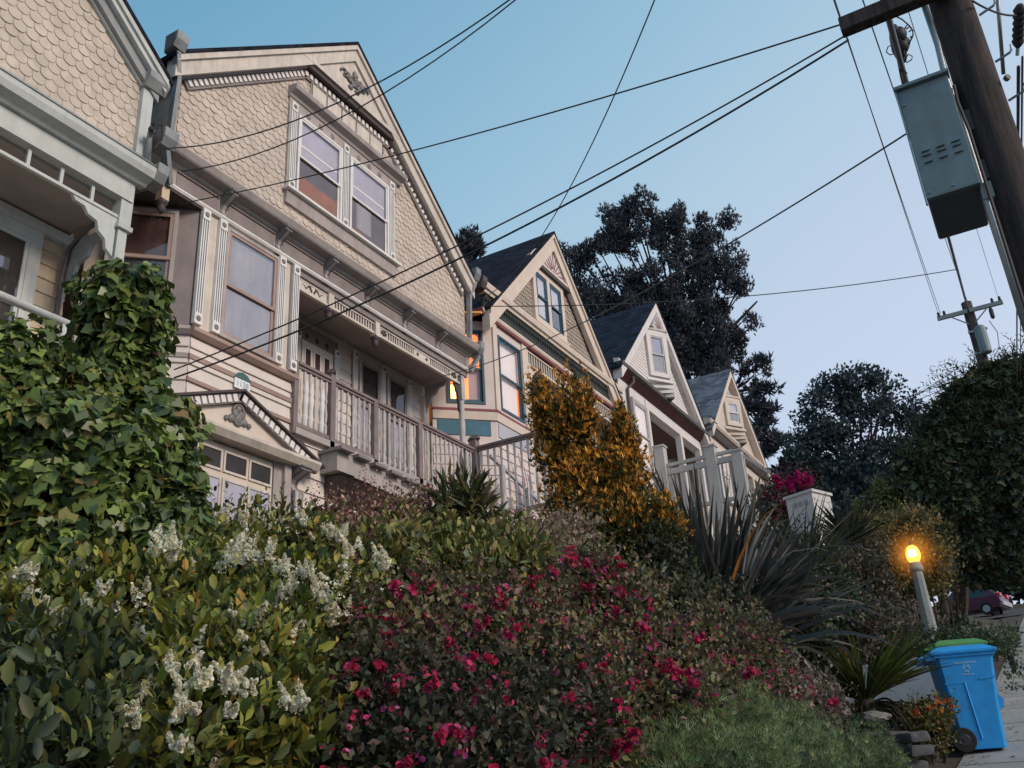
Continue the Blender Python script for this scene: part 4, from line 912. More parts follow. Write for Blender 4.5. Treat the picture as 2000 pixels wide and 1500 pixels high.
def prow(H, uA, uB, dB, zb, zt, cas, sash, up, lo, ztrim):
    """window bay whose left face turns out to a point under the ridge"""
    l = math.hypot(uB-uA, dB); e_ = (dB/l, (uB-uA)/l); n_ = (e_[1], -e_[0]); W = Tang((XF, uA), e_, n_)
    m = MB(T0).prism([(0, uA), (dB, uB), (0, uB+.9)], 2, zb-.02, zt); m.build('prow_bay', cas, H)
    sash_window(H, W, .10, l-.10, zb+.14, zt-.12, cas, sash, up, lo, ct=.13, st=.05, pane='glass_mirror', sill=False)
    MB(W).box((0, -.02, zb), (.05, l+.03, zb+.09)).build('window_sill', cas, H)
    for k in range(3):
        f = (k+1)/3.6
        MB(T0).prism([(dB*f*.0, uA+(uB-uA)*f), (dB+.01, uB+.004), (0, uB+.9*(1-f*.4))], 2, zb-.02-.13*(k+1), zb-.03-.13*k).build('apron_board', cas, H)
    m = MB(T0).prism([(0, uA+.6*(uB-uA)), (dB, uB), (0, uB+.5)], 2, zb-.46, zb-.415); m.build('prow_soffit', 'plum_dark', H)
    m = MB(T0).prism([(0, uA-.05), (dB+.04, uB), (0, uB+.95)], 2, zt, zt+.07); m.build('prow_cap', ztrim, H)
prow(H4, 24.5, 25.32, .49, 11.17, 12.93, 'cool_white', 'greige_trim', 'sky_lilac', 'grey_folds', 'greige_trim')
m = MB(T0).prism([(0, 10.78), (.12, 10.78), (.16, 10.84), (.16, 10.88), (0, 10.92)], 1, 21.95, 28.95); m.build('cornice', 'cool_white', H4)
m = MB(T0).prism([(.10, 10.60), (.20, 10.60), (.28, 10.66), (.29, 10.76), (.10, 10.76)], 1, 21.9, 29.0); m.build('gutter', 'brown_gutter', H4)
m = MB(T0).prism([(0, 10.43), (.05, 10.43), (.2, 10.585), (0, 10.60)], 1, 22.0, 28.9); m.build('soffit_band', 'maroon', H4)
m = MB(T0).tube([(.2, 22.78, 10.6), (.2, 22.78, 10.42), (.06, 22.62, 10.2), (.06, 22.62, 6.0)], .045, 8); m.build('downspout', 'brown_gutter', H4, smooth=True)
m = MB(T0).box((-.6, 22.1, 4), (0, 24.1, 10.43)).box((-.3, 24.1, 10.12), (0, 28.85, 10.43)); m.build('front_wall', 'cool_white', H4)
m = MB(T0).box((0, 24.0, 6.4), (.03, 24.22, 10.34)); m.build('corner_board', 'cool_white', H4)
sash_window(H4, T0, 22.85, 23.95, 8.0, 10.05, 'greige_trim', 'greige_trim', 'blind_white', 'blind_white', ct=.09, label='ground floor window with white blind')
m = MB(T0).box((-1.4, 24.1, 10.08), (-.3, 28.85, 10.12)); m.build('porch_ceiling', 'maroon', H4)
m = MB(Tback(-10.2)).box((0, 24.1, 6.2), (.03, 28.85, 10.1)); m.build('porch_back_wall', 'cool_white', H4)
MB(Tback(-10.16)).box((0, 24.9, 6.4), (.04, 26.2, 9.2)).build('door', 'sky_lilac', H4)
m = MB(Tback(-10.12)); frame(m, 24.75, 26.35, 6.3, 9.35, .15, 0, .05); m.build('door_frame', 'greige_trim', H4)
m = MB(T0).box((-1.4, 22.1, 6.0), (.1, 28.85, 6.2)).box((-.4, 22.1, 3.4), (0, 28.85, 6.0)); m.build('porch_floor', 'cool_white', H4)
for u in (26.9, 28.7): MB(T0).box((-.16, u-.09, 6.2), (.02, u+.09, 10.12)).build('porch_post', 'cool_white', H4)
m = MB().lathe((-9.6, 25.1, 9.95), [(.03, .1), (.05, .0), (.09, -.08), (.03, -.12)], 8); m.build('porch_lantern', 'dark_plastic', H4)
# ================================================================== HOUSE 5 (cream, grey roof)
U5 = 33.3; S5 = .96; Z5 = 14.72
H5 = thing('victorian_house', 'small cream gable house with grey roof and brick chimney ending the row', 'house', (XF, U5, 5.0), 'row of gabled Victorian houses')
z5r = lambda u: Z5-S5*abs(u-U5)
m = MB().box((-21, 29.8, 4.5), (-10.2, 36.8, 11.4)); m.prism([(29.8, 11.4), (36.8, 11.4), (U5, Z5-.2)], 0, -21, -9.8); m.build('side_wall', 'tan_wall', H5)
m = MB(T0).prism([(29.85, 11.2), (36.75, 11.2), (36.75, z5r(36.75)-.18), (U5, Z5-.25), (29.85, z5r(29.85)-.18)], 0, -1.1, 0); m.build('gable_wall', 'tan_wall', H5)
roof_slabs(H5, 'roof_grey', U5, 3.72, Z5, S5, XF+.28, -21)
rake(H5, T0, 'peach_trim', U5, 3.66, Z5, S5, .075, .36, 0, .26, 'bargeboard')
prow(H5, 32.2, 33.02, .49, 11.95, 13.28, 'tan_wall', 'cool_white', 'curtain_white', 'grey_folds', 'tan_wall')
m = MB(T0)
for k in range(3): m.box((0, U5-.75+.13*k, 13.36+.14*k), (.16-.03*k, U5+.75-.13*k, 13.43+.14*k))
m.build('apex_louvre', 'greige_trim', H5)
m = MB(T0).prism([(0, 11.3), (.2, 11.36), (.26, 11.44), (.26, 11.5), (0, 11.56)], 1, 29.6, 36.95); m.build('cornice', 'peach_trim', H5)
m = MB(T0).prism([(0, 11.08), (.1, 11.08), (.18, 11.3), (0, 11.3)], 1, 29.8, 36.8); m.build('soffit_band', 'brown_gutter', H5)
m = MB(T0).box((-.3, 29.85, 10.75), (0, 36.75, 11.08)).box((-.5, 29.85, 4.5), (0, 32.0, 10.75)); m.build('front_wall', 'tan_wall', H5)
m = MB(Tback(-10.2)).box((0, 32, 7), (.03, 36.75, 10.9)); m.build('porch_back_wall', 'tan_wall', H5)
m = MB(T0).box((-1.4, 29.85, 6.9), (.1, 36.75, 7.1)).box((-.4, 29.85, 4.4), (0, 36.75, 6.9)); m.build('porch_floor', 'tan_wall', H5)
sash_window(H5, T0, 30.4, 31.5, 8.9, 10.7, 'cool_white', 'cool_white', 'blind_white', 'blind_white', ct=.09)
for u in (33.2, 35, 36.6): MB(T0).box((-.16, u-.09, 7.1), (.02, u+.09, 10.75)).build('porch_post', 'peach_trim', H5)
m = MB().box((-11.6, 35.3, 11.5), (-10.9, 35.95, 14.75)).box((-11.68, 35.22, 14.75), (-10.82, 36.03, 14.98)); m.build('chimney', 'brick', H5)

# stair landing in front of the white house
ST = thing('stucco_stair_railing', 'pale stucco posts with rails and slender balusters at the white house entry stair', 'railing', (-7.2, 24.1, 6.0))
for x, zt_ in ((-8.5, 8.82), (-7.05, 8.50), (-6.33, 8.20)):
    p = MB().box((x-.14, 23.96, 5.2), (x+.14, 24.24, zt_)).build('post', 'stucco_grey', ST); MB().box((x-.17, 23.93, zt_), (x+.17, 24.27, zt_+.05)).build('post_cap', 'stucco_grey', p)
for a, b in ((-8.36, -7.19), (-6.91, -6.47)):
    for z, h in ((8.22, .09), (7.98, .16), (6.9, .1)): MB().box((a, 24.05, z), (b, 24.14, z+h)).build('rail', 'stucco_grey', ST)
    n = int((b-a)/.15); f = None
    for k in range(n):
        x = a+(k+.5)*(b-a)/n
        if f is None: f = MB().box((x-.025, 24.07, 7.0), (x+.025, 24.12, 7.98)).build('baluster', 'stucco_grey', ST); x0 = x
        else: clone(f, ST, (x-x0, 0, 0))
MB().beam((-6.2, 24.1, 8.1), (-5.3, 24.1, 7.2), .06, .08).build('rail', 'stucco_grey', ST)
# ================================================================== utility pole beside the camera
UP = thing('utility_pole', 'dark weathered wooden utility pole with crossarm leaning into the top right corner', 'utility pole', (.453, 6.2, ground(.45, 6.2)))
MB().tube([(.453, 6.2, z) for z in np.linspace(ground(.45, 6.2)-.3, 8.6, 12)], [.162-.0035*k for k in range(12)], 28).build('pole', 'pole_wood', UP, smooth=True)
MB().box((-.29, 5.93, 5.03), (1.35, 6.03, 5.155)).build('crossarm', 'pole_wood', UP, bevel=.008)
MB().box((-.4, 5.95, 7.35), (1.35, 6.05, 7.48)).build('crossarm', 'pole_wood', UP)
m = MB().tube([(.29, 6.08, z) for z in (2.0, 3.6, 4.1)]+[(.275, 6.06, 4.4), (.29, 6.07, 4.7), (.28, 6.08, 5.3)], .022, 8); m.build('conduit', 'steel', UP, smooth=True)
MB().tube([(.315, 6.03, z) for z in (1.8, 3.9)]+[(.30, 6.03, 4.15), (.31, 6.04, 4.3)], .012, 6).build('cable', 'wire_black', UP)
MB().tube([(.285, 6.10, 2.0), (.27, 6.1, 3.5), (.262, 6.05, 3.8), (.29, 6.06, 4.2)], .008, 6).build('cable', 'wire_grey', UP)
for x0, z in ((.60, 4.93), (.60, 4.5), (.60, 4.16)):
    MB().tube([(x0, 6.2, z-.02), (x0+.10, 6.18, z+.0), (x0+.115, 6.18, z+.02), (x0+.12, 6.18, z+.06)], .009, 6).build('climbing_step', 'steel', UP)
MB().tube([(.62, 6.15, 4.28), (.64, 6.13, 4.28)], .022, 6).build('bolt', 'rust_grey', UP)
MB().box((.28, 6.1, 3.95), (.36, 6.24, 4.12)).build('standoff_bracket', 'box_under', UP); MB().box((.28, 6.1, 3.55), (.36, 6.2, 3.7)).build('standoff_bracket', 'box_under', UP)
MB().box((.275, 6.05, 3.38), (.345, 6.14, 3.50)).build('junction_box', 'box_grey', UP)
# equipment cabinet
CB = thing('equipment_cabinet', 'grey metal power cabinet with louvre slots hung beside the near pole', 'cabinet', (.115, 6.3, 3.48))
MB().box((-.045, 6.0, 3.48), (.285, 6.6, 4.38)).build('cabinet_body', 'box_grey', CB, bevel=.006)
MB().box((-.035, 6.02, 3.470), (.275, 6.59, 3.479)).build('shaded_underside', 'box_under', CB)  # dark sheet under the cabinet; underside shade put into its colour
MB().prism([(-.06, 4.381), (.30, 4.381), (.30, 4.405), (-.06, 4.405)], 1, 5.965, 6.62).build('lid_flange', 'box_grey', CB)
MB().box((-.058, 5.985, 3.44), (-.046, 6.02, 4.40)).build('hinge_edge', 'steel', CB)
m = MB()
for r_ in range(3):
    for c_ in range(3):
        z = 3.84-.035*r_-(.02 if r_ == 2 else 0); u = .0+.095*c_; m.prism([(5.999, z), (5.985, z-.004), (5.999, z+.006)], 0, u, u+.055)
m.build('louvres', 'box_under', CB)
for a_, b_ in ((.13, 3.52), (-.02, 3.52), (-.02, 4.25)): MB().lathe((a_, 5.999, b_), [(.008, 0), (.008, -.012)], 8, 1).build('door_bolt', 'steel', CB)

def wire(A, E, sag, r, label, m='wire_black', n=26, group=None):
    A = np.array(A, float); E = np.array(E, float); pts = []
    for k in range(n+1):
        s = k/n; p = A+(E-A)*s; p[2] -= sag*4*s*(1-s); pts.append(p)
    mid = A
    o = thing('power_line', label, 'cable', tuple(A), group)
    MB().tube(pts, r, 6).build('conductor', m, o, smooth=True); return o
UPT = (.3, 6.0, 7.55)
g_ = 'overhead wires'
wire((-8.45, 6.355, 7.823), (.14, 5.46, 7.60), 1.063, .0078, 'upper of two sagging black wires from the left gable corner over the big gable', group=g_)
wire((-8.5, 6.862, 7.798), (.64, 6.21, 9.34), 1.236, .0078, 'lower of two sagging black wires crossing the gable window of the cream house', group=g_)
wire((-8.6, 6.955, 7.381), (-.26, 6.03, 5.165), .13, 0.0070, 'single wire from the crossarm crossing the gable windows to the left bay', group=g_)
wire((-6.341, 5.257, 3.717), (-.26, 6.0, 5.03), .164, .0066, 'thinner wire of the long parallel pair from the crossarm down to the ivy', group=g_)
wire((-6.359, 5.281, 3.649), (-.26, 6.05, 5.02), .225, .0084, 'thicker wire of the long parallel pair from the crossarm down to the ivy', group=g_)
wire((-8.5, 14.465, 9.32), (-.04, 4.79, 7.45), 1.091, .0078, 'wire dropping steeply through the middle of the sky to the blue sashed house', group=g_)
wire((-8.5, 14.532, 9.172), (.04, 20.7, 10.07), .25, .010, 'nearly level wire across the sky right of the pine, from the messenger strand', group=g_)
wire((-8.5, 12.94, 7.026), (-.02, 6.39, 4.30), .277, .007, 'thin wire from the grey cabinet down past the pine to the porch', m='wire_grey', group=g_)
wire((.05, 28.6, 12.45), (.04, -6, 2.05), 0, .028, 'thick grey messenger cable running up the street above the cabinet', m='wire_grey', group=g_)
wire((-.76, 28.5, 12.6), (-.3, 3, 6.3), 0, .007, 'thin wire to the left insulator of the far pole, left of the cabinet', m='wire_grey', group=g_)
wire((-.70, 28.5, 12.55), (-.33, 3, 6.37), .03, .007, 'second thin wire beside it, merging towards the top edge', m='wire_grey', group=g_)
wire((.1, 28.6, 12.7), (-.14, 3, 4.89), .3, .006, 'thin wire passing behind the cabinet lid', m='wire_grey', group=g_)
wire((.9, 28.5, 12.6), (.06, 3, 6.06), 0, .005, 'thin wire from the right end of the far crossarm', m='wire_grey', group=g_)
wire((.55, 45, 13.05), (.78, 6.7, 4.73), -.1, .013, 'grey cable right of the near pole running up the street', m='wire_grey', group=g_)
wire((.70, 45, 13.1), (.80, 6.5, 4.66), -.1, .008, 'slimmer cable right beside the grey one at the right edge', m='wire_grey', group=g_)
pA, pB = at(1948, -10, 7.4), at(1960, 145, 7.6)
wire(pA, pB, 0, .016, 'short riser pipe right of the pole top', m='steel', n=2)
# splice closure and loops on the messenger
SC = thing('splice_closure', 'black cable splice bundle with loose loops above the grey cabinet', 'cable splice', tuple(at(1755, 90, 9.2)))
pp = [at(*q) for q in ((1743, 50, 9.4), (1750, 70, 9.4), (1757, 95, 9.4), (1763, 120, 9.5))]
MB().tube(pp, [.035, .065, .075, .04], 10).build('splice_body', 'wire_black', SC, smooth=True)
m = MB()
for q, r in (((1756, 68), .075), ((1762, 90), .07), ((1752, 78), .06), ((1747, 60), .05), ((1766, 84), .06)): m.ball(at(*q, 9.35), (r, r, r*1.2), 8, 6)
m.build('junction_clamp', 'wire_black', SC, smooth=True)
def loop(px, r=.008, mt='wire_black', nm='cable_loop'): MB().tube([at(*q, 9.3) for q in px], r, 6).build(nm, mt, SC, smooth=True)
loop([(1742, 28), (1762, 38), (1776, 50), (1783, 60), (1783, 70), (1777, 82), (1770, 88)])
loop([(1744, 86), (1734, 92), (1731, 102), (1738, 107), (1748, 105)], .006)
loop([(1763, 88), (1768, 110), (1762, 122), (1766, 138), (1772, 144)], .007)
loop([(1764, 118), (1772, 122), (1781, 116), (1782, 110), (1774, 106), (1768, 116)], .006)
loop([(1752, 108), (1760, 150), (1765, 170)], .012)
for a, b in (((1776, 52), (1770, 57)), ((1781, 58), (1775, 62)), ((1783, 70), (1777, 73)), ((1777, 82), (1771, 79)), ((1772, 48), (1767, 56))): loop([a, b], .007, 'wire_grey', 'clip')
# dark end insulator at the right edge
IN = thing('strain_insulator', 'dark ribbed insulator hanging at the right edge of the photo', 'insulator', tuple(at(1992, 60, 7.2)))
pA, pB = at(1992, 8, 7.2), at(1988, 92, 7.4)
pts = [pA+(pB-pA)*t for t in np.linspace(0, 1, 15)]
MB().tube(pts, [.02]+[.048 if k % 2 else .036 for k in range(13)]+[.02], 12).build('ribbed_body', 'wire_black', IN)
MB().tube([at(1988, 92, 7.4), at(1987, 108, 7.4)], .014, 8).build('end_fitting', 'steel', IN)
wire(at(1900, 2, 6.6), at(1984, 30, 7.2), .04, .008, 'short slack wire between the pole top and the dark insulator')

# ------------------------------------------------------------------ far pole
FP = thing('utility_pole', 'distant wooden utility pole with short crossarm and small grey transformer above the dark trees', 'utility pole', (.05, 28.6, ground(0, 28.6)))
MB().tube([(.05, 28.6, ground(0, 28.6)-.2), (.05, 28.6, 8), (.05, 28.6, 12.75)], [.2, .175, .15], 14).build('pole', 'pole_wood', FP, smooth=True)
MB().box((-.82, 28.42, 12.36), (.98, 28.5, 12.48)).build('crossarm', 'lamp_post', FP)
m = MB().beam((-.45, 28.44, 12.36), (.05, 28.5, 11.95), .03, .03).beam((.55, 28.44, 12.36), (.05, 28.5, 11.95), .03, .03); m.build('arm_brace', 'steel', FP)
for x in (-.76, -.6, .72, .92): MB().lathe((x, 28.46, 12.48), [(.02, 0), (.05, .03), (.03, .07), (.045, .1), (.02, .15)], 8).build('insulator', 'dark_plastic', FP)
MB().lathe((.62, 28.4, 11.95), [(.02, 0), (.06, .05), (.06, .3), (.02, .4)], 8).build('fuse_cutout', 'dark_plastic', FP)
MB().lathe((.20, 28.35, 10.95), [(.15, 0), (.16, .03), (.16, .80), (.12, .86)], 14).build('transformer', 'box_grey', FP, smooth=False)
MB().box((-.12, 28.4, 11.7), (.4, 28.46, 11.76)).build('transformer_bracket', 'steel', FP); MB().box((-.1, 28.4, 11.0), (.1, 28.46, 11.05)).build('transformer_bracket', 'steel', FP)
MB().tube([(.5, 28.35, 11.9), (.62, 28.35, 11.5), (.55, 28.35, 11.0), (.36, 28.35, 10.8)], .012, 6).build('jumper_cable', 'wire_grey', FP)
# communication drops from the far pole to the left
for k, (a, b, lab) in enumerate((((1880, 712), (1660, 845), 'grey drop wire from the far pole down behind the lacy tree'), ((1890, 725), (1520, 870), 'second drop wire from the far pole passing the lacy tree'), ((1900, 735), (1500, 890), 'lowest drop wire from the far pole to the far gable'), ((1885, 735), (1530, 850), 'middle drop wire from the far pole in front of the lacy tree'))):
    wire(at(*a, 28), at(*b, 33), .1, .010, lab, m='wire_grey', group=g_)

# ------------------------------------------------------------------ street lamp (lit)
lx, ly = -2.06, 19.5; lz = ground(lx, ly)-.1
SL = thing('street_lamp', 'low concrete post lamp with a glowing orange globe among the dark shrubs', 'street lamp', (lx, ly, lz))
MB().lathe((lx, ly, 0), [(.15, lz), (.14, lz+.3), (.10, 3.45), (.09, 3.50)], 8).build('post', 'lamp_post', SL)
MB().lathe((lx, ly, 0), [(.09, 3.50), (.13, 3.53), (.13, 3.58), (.10, 3.64), (.11, 3.68)], 12).build('collar', 'lamp_post', SL, smooth=True)
MB().lathe((lx, ly, 0), [(.08, 3.68), (.125, 3.76), (.135, 3.86), (.10, 3.97), (.04, 4.02)], 16).build('globe', 'lamp_glow', SL, smooth=True)
hm = bpy.data.materials.new('lamp_halo'); hm.use_nodes = True; hN = hm.node_tree.nodes; hL = hm.node_tree.links; hN.remove(hN['Principled BSDF'])
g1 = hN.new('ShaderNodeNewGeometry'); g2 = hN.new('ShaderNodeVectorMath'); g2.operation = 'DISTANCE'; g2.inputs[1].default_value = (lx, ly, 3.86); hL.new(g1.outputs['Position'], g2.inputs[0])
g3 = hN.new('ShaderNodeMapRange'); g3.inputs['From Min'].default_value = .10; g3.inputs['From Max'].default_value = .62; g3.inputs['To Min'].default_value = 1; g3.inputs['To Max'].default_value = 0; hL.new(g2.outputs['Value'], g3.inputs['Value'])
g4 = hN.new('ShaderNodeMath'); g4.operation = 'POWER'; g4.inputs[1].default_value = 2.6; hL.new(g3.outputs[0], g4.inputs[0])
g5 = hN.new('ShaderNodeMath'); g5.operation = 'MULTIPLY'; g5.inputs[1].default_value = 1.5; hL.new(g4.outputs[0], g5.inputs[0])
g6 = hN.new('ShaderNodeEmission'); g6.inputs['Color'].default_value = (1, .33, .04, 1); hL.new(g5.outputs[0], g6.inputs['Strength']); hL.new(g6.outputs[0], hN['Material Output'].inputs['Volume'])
MB().ball((lx, ly, 3.86), .64, 20, 14).build('added_halo', hm, SL, smooth=True)  # added glowing sphere imitates the lens bloom around the globe
MB().lathe((lx, ly-.06, 0), [(.04, 3.74), (.085, 3.80), (.085, 3.88), (.04, 3.94)], 12).build('bulb', 'lamp_core', SL, smooth=True)
MB().lathe((lx, ly, 0), [(.05, 4.018), (.04, 4.05), (.012, 4.1)], 12).build('finial', 'dark_plastic', SL, smooth=True)
ld = bpy.data.lights.new('lamp_light', 'POINT'); ld.energy = 24; ld.color = (1, .45, .10); ld.shadow_soft_size = .15
lo = bpy.data.objects.new('lamp_light', ld); col.objects.link(lo); lo.location = (lx+.12, ly+.34, 3.92)

# ------------------------------------------------------------------ wheeled bins
def bin_(name, label, mat, loc, rz, logo=True, s=1.0):
    R_ = Matrix.Rotation(rz, 3, 'Z'); lv = Vector(loc)
    T = lambda q: tuple(lv+R_ @ (Vector(q)*s))
    o = thing(name, label, 'wheeled bin', tuple(lv))
    # local: x towards the front (wheels at -x), y across, z up
    prof = [(-.20, .12, .22), (-.24, .5, .245), (-.285, .93, .275), (-.285, 1.0, .275)]
    m = MB(T); vs = []
    secs = [(-.16, .25, .20, .03), (-.20, .255, .215, .20), (-.235, .27, .235, .50), (-.25, .29, .25, .70), (-.268, .32, .272, .98)]
    for xb, xf, hy, z in secs:
        c = .035
        vs += [(xb+c, -hy, z), (xf-c, -hy, z), (xf, -hy+c, z), (xf, hy-c, z), (xf-c, hy, z), (xb+c, hy, z), (xb, hy-c, z), (xb, -hy+c, z)]
    n = 8; fs = [(i*n+k, i*n+(k+1) % n, (i+1)*n+(k+1) % n, (i+1)*n+k) for i in range(len(secs)-1) for k in range(n)]+[list(range(n))[::-1], list(range((len(secs)-1)*n, len(secs)*n))]
    m.add(vs, fs); m.build('body', mat, o, bevel=0)
    m = MB(T).prism([(.268, .40), (.33, .44), (.345, .50), (.30, .565), (.27, .56)], 1, -.12, .12); m.build('grab_bar', mat, o)
    m = MB(T)
    for s_ in (-1, 1): m.beam((-.23, s_*.247, .69), (-.03, s_*.250, .70), .012, .016).beam((-.03, s_*.250, .70), (.02, s_*.217, .13), .012, .016).beam((.12, s_*.252, .72), (.29, s_*.254, .735), .012, .016)
    m.build('moulded_rib', mat, o)
    rim = MB(T).box((-.29, -.285, .955), (.335, .285, .99)); rim.build('rim', mat, o, bevel=.01)
    m = MB(T); vs = []
    for x0, x1, hy, z in ((-.32, .36, .30, .985), (-.32, .365, .305, 1.02), (-.24, .26, .22, 1.075), (-.12, .16, .12, 1.09)):
        vs += [(x0, -hy, z), (x1, -hy, z), (x1, hy, z), (x0, hy, z)]
    m.add(vs, [(i*4+k, i*4+(k+1) % 4, (i+1)*4+(k+1) % 4, (i+1)*4+k) for i in range(3) for k in range(4)]+[(3, 2, 1, 0), (12, 13, 14, 15)])
    m.build('lid', mat, o, bevel=.012)
    m = MB(T).tube([(-.36, -.25, .965), (-.43, -.25, .97), (-.43, .25, .97), (-.36, .25, .965)], .018, 8).box((-.37, -.27, .94), (-.27, -.21, 1.0)).box((-.37, .21, .94), (-.27, .27, 1.0)); m.build('handle', mat, o)
    m = MB(T).tube([(-.17, -.27, .125), (-.17, .27, .125)], .012, 8); m.build('axle', 'steel', o)
    for s_ in (-1, 1):
        w_ = MB(T).lathe((-.17, s_*.245, .125), [(.05, -.03), (.115, -.03), (.125, -.018), (.125, .018), (.115, .03), (.05, .03)], 22, 1).build('wheel', 'rubber', o)
        MB(T).lathe((-.17, s_*.245, .125), [(.055, -.034), (.075, -.02), (.075, .02), (.055, .034)], 16, 1).lathe((-.17, s_*.245, .125), [(.016, -.045), (.016, .045)], 8, 1).build('rim_disc', 'dark_plastic', w_)
    if logo:
        MB(T).add([(-.22, -.20, 1.083), (-.05, -.13, 1.094), (-.07, -.04, 1.096), (-.24, -.09, 1.084)], [(0, 1, 2, 3)]).build('sticker', paint('sticker', (.42, .33, .33), bump=0), o, recalc=False)
        # printed mark on the side wall: line of lettering, three chasing arrows, short line
        def onside(x, z): 
            hy = .25+(z-.70)/.28*.022; return (x, -hy-.004, z)
        pale = M['bin_print']
        m = MB(T)
        for k in range(12):
            x = -.09+.0185*k; m.add([onside(x, .885), onside(x+.013, .885), onside(x+.013, .905), onside(x, .905)], [(0, 1, 2, 3)])
        m.build('lettering', pale, o, recalc=False)
        m = MB(T)
        for k in range(3):
            a = pi/2+k*2*pi/3; c_ = (.02, .835); r = .038
            p0 = (c_[0]+r*cos(a+.25), c_[1]+r*sin(a+.25)); p1 = (c_[0]+r*cos(a+2*pi/3-.35), c_[1]+r*sin(a+2*pi/3-.35))
            dx, dz = p1[0]-p0[0], p1[1]-p0[1]; l = math.hypot(dx, dz); nx_, nz_ = -dz/l*.008, dx/l*.008
            q = [(p0[0]-nx_, p0[1]-nz_), (p1[0]-nx_-dx*.35, p1[1]-nz_-dz*.35), (p1[0]-2.4*nx_-dx*.35, p1[1]-2.4*nz_-dz*.35), p1, (p1[0]+2.4*nx_-dx*.35, p1[1]+2.4*nz_-dz*.35), (p1[0]+nx_-dx*.35, p1[1]+nz_-dz*.35), (p0[0]+nx_, p0[1]+nz_)]
            m.add([onside(*v) for v in q], [list(range(7))])
        m.build('recycling_mark', pale, o, recalc=False)
        m = MB(T)
        for k in range(8):
            x = -.045+.0165*k; m.add([onside(x, .765), onside(x+.011, .765), onside(x+.011, .782), onside(x, .782)], [(0, 1, 2, 3)])
        m.build('lettering', pale, o, recalc=False)
    return o
M['bin_print'] = paint('bin_print', (.20, .42, .62), bump=0)
bp_ = at(1912, 1468, 10.15)
bin_('wheelie_bin', 'bright blue wheeled recycling bin standing on the pavement', 'bin_blue', (bp_[0], bp_[1], ground(0, bp_[1])+.0), radians(17), s=1.02)
bq = at(1858, 1262, 12.5)
bin_('wheelie_bin', 'green wheeled bin mostly hidden behind the blue one', 'bin_green', (bq[0], bq[1]+.1, ground(0, bq[1])), radians(24), logo=False, s=1.0)

# ------------------------------------------------------------------ walls and stones near the bin
CW = thing('retaining_wall', 'low bluish concrete retaining wall behind the blue bin', 'wall', (-2.2, 13.4, ground(-1.5, 13.4)-.2))
MB().prism([(-3.4, .2), (-1.28, -.1), (-1.28, 1.34), (-3.4, 1.28)], 1, 13.3, 13.55).build('wall_panel', 'concrete', CW, bevel=.015)
MB().box((-1.5, 13.56, .1), (-1.28, 17.5, 1.42)).build('side_wall', 'concrete', CW, bevel=.015)
SW = thing('stone_wall', 'low dry-stacked grey stone edging beside the pavement', 'stone wall', (-1.5, 9.6, ground(-1.4, 9.6)-.1))
m = MB()
wa, wb = np.array([-2.75, 10.9]), np.array([-1.22, 9.3]); wl = np.linalg.norm(wb-wa); wt = (wb-wa)/wl; wn_ = np.array([wt[1], -wt[0]])
for r_ in range(5):
    t = random.uniform(-.1, .1)
    while t < wl-.1:
        l = random.uniform(.24, .46); c2 = wa+wt*(t+l/2)-wn_*(.035*r_*-1 if False else 0)+np.array([-.03, .05])*r_
        zb = ground(-1.2, 9.4)-.03+.30*max(0, (wl-t-.3)/wl)*.5
        R_ = Matrix.Rotation(math.atan2(wt[1], wt[0])+random.uniform(-.1, .1), 3, 'Z'); c = Vector((c2[0]+random.uniform(-.02, .02), c2[1], zb+.055+.115*r_))
        vs = []
        for dx in (-l/2+.008, l/2-.008):
            for dy in (-.12, .12):
                for dz in (-.053, .053): vs.append(c+R_ @ Vector((dx*random.uniform(.84, 1.03), dy*random.uniform(.7, 1.15), dz*random.uniform(.62, 1.08))))
        m.add(vs, [(0, 1, 3, 2), (4, 6, 7, 5), (0, 4, 5, 1), (2, 3, 7, 6), (0, 2, 6, 4), (1, 5, 7, 3)])
        t += l+.01
m.build('stacked_stones', 'stone', SW, bevel=.032)
def rock(label, c, r, mt='pale_stone'):
    o = thing('rock', label, 'rock', (c[0], c[1], c[2]-r[2]))
    bm = bmesh.new(); bmesh.ops.create_icosphere(bm, subdivisions=3, radius=1)
    for v in bm.verts:
        k = 1+.13*sin(v.co.x*3+c[0]*9)+.11*sin(v.co.y*4+v.co.z*3)+.05*sin(v.co.z*9+v.co.x*7); v.co = Vector((v.co.x*r[0]*k, v.co.y*r[1]*k, v.co.z*r[2]*k+r[2]))
    me = bpy.data.meshes.new('stone_body'); bm.to_mesh(me); bm.free(); me.materials.append(M[mt])
    p = bpy.data.objects.new('stone_body', me); col.objects.link(p); p.parent = o
rock('larger flat pale rock on the stone edging near the bin', np.array([-1.72, 10.05, .50]), (.13, .15, .06)); rock('smaller pale rock left of the flat one', np.array([-2.15, 10.55, .60]), (.09, .1, .06))

# ------------------------------------------------------------------ white slatted garden arbour
AX, AY = -3.95, 20.2; az = 4.35; ra = radians(-22)
GT = thing('garden_arbour', 'small white wooden arbour box with three little openings and two slots, behind the spiky flax', 'arbour', (AX, AY, az))
RT = Matrix.Rotation(ra, 3, 'Z'); TG = lambda q: tuple(Vector((AX, AY, 0))+RT @ Vector((q[0], q[1], q[2])))
m = MB(TG).box((-.33, -.33, 4.72), (.33, .33, 5.52)).box((-.33, -.33, az-.6), (-.22, -.22, 4.72)).box((.22, -.33, az-.6), (.33, -.22, 4.72)).box((.22, .22, az-.6), (.33, .33, 4.72)).box((-.33, .22, az-.6), (-.22, .33, 4.72)); m.build('box_frame', 'white_garden', GT)
m = MB(TG).box((-.37, -.37, 5.52), (.37, .37, 5.58)); m.build('cap', 'white_garden', GT)
m = MB(TG)
for k in range(3): m.box((-.17+.13*k, -.336, 5.28), (-.07+.13*k, -.329, 5.39))
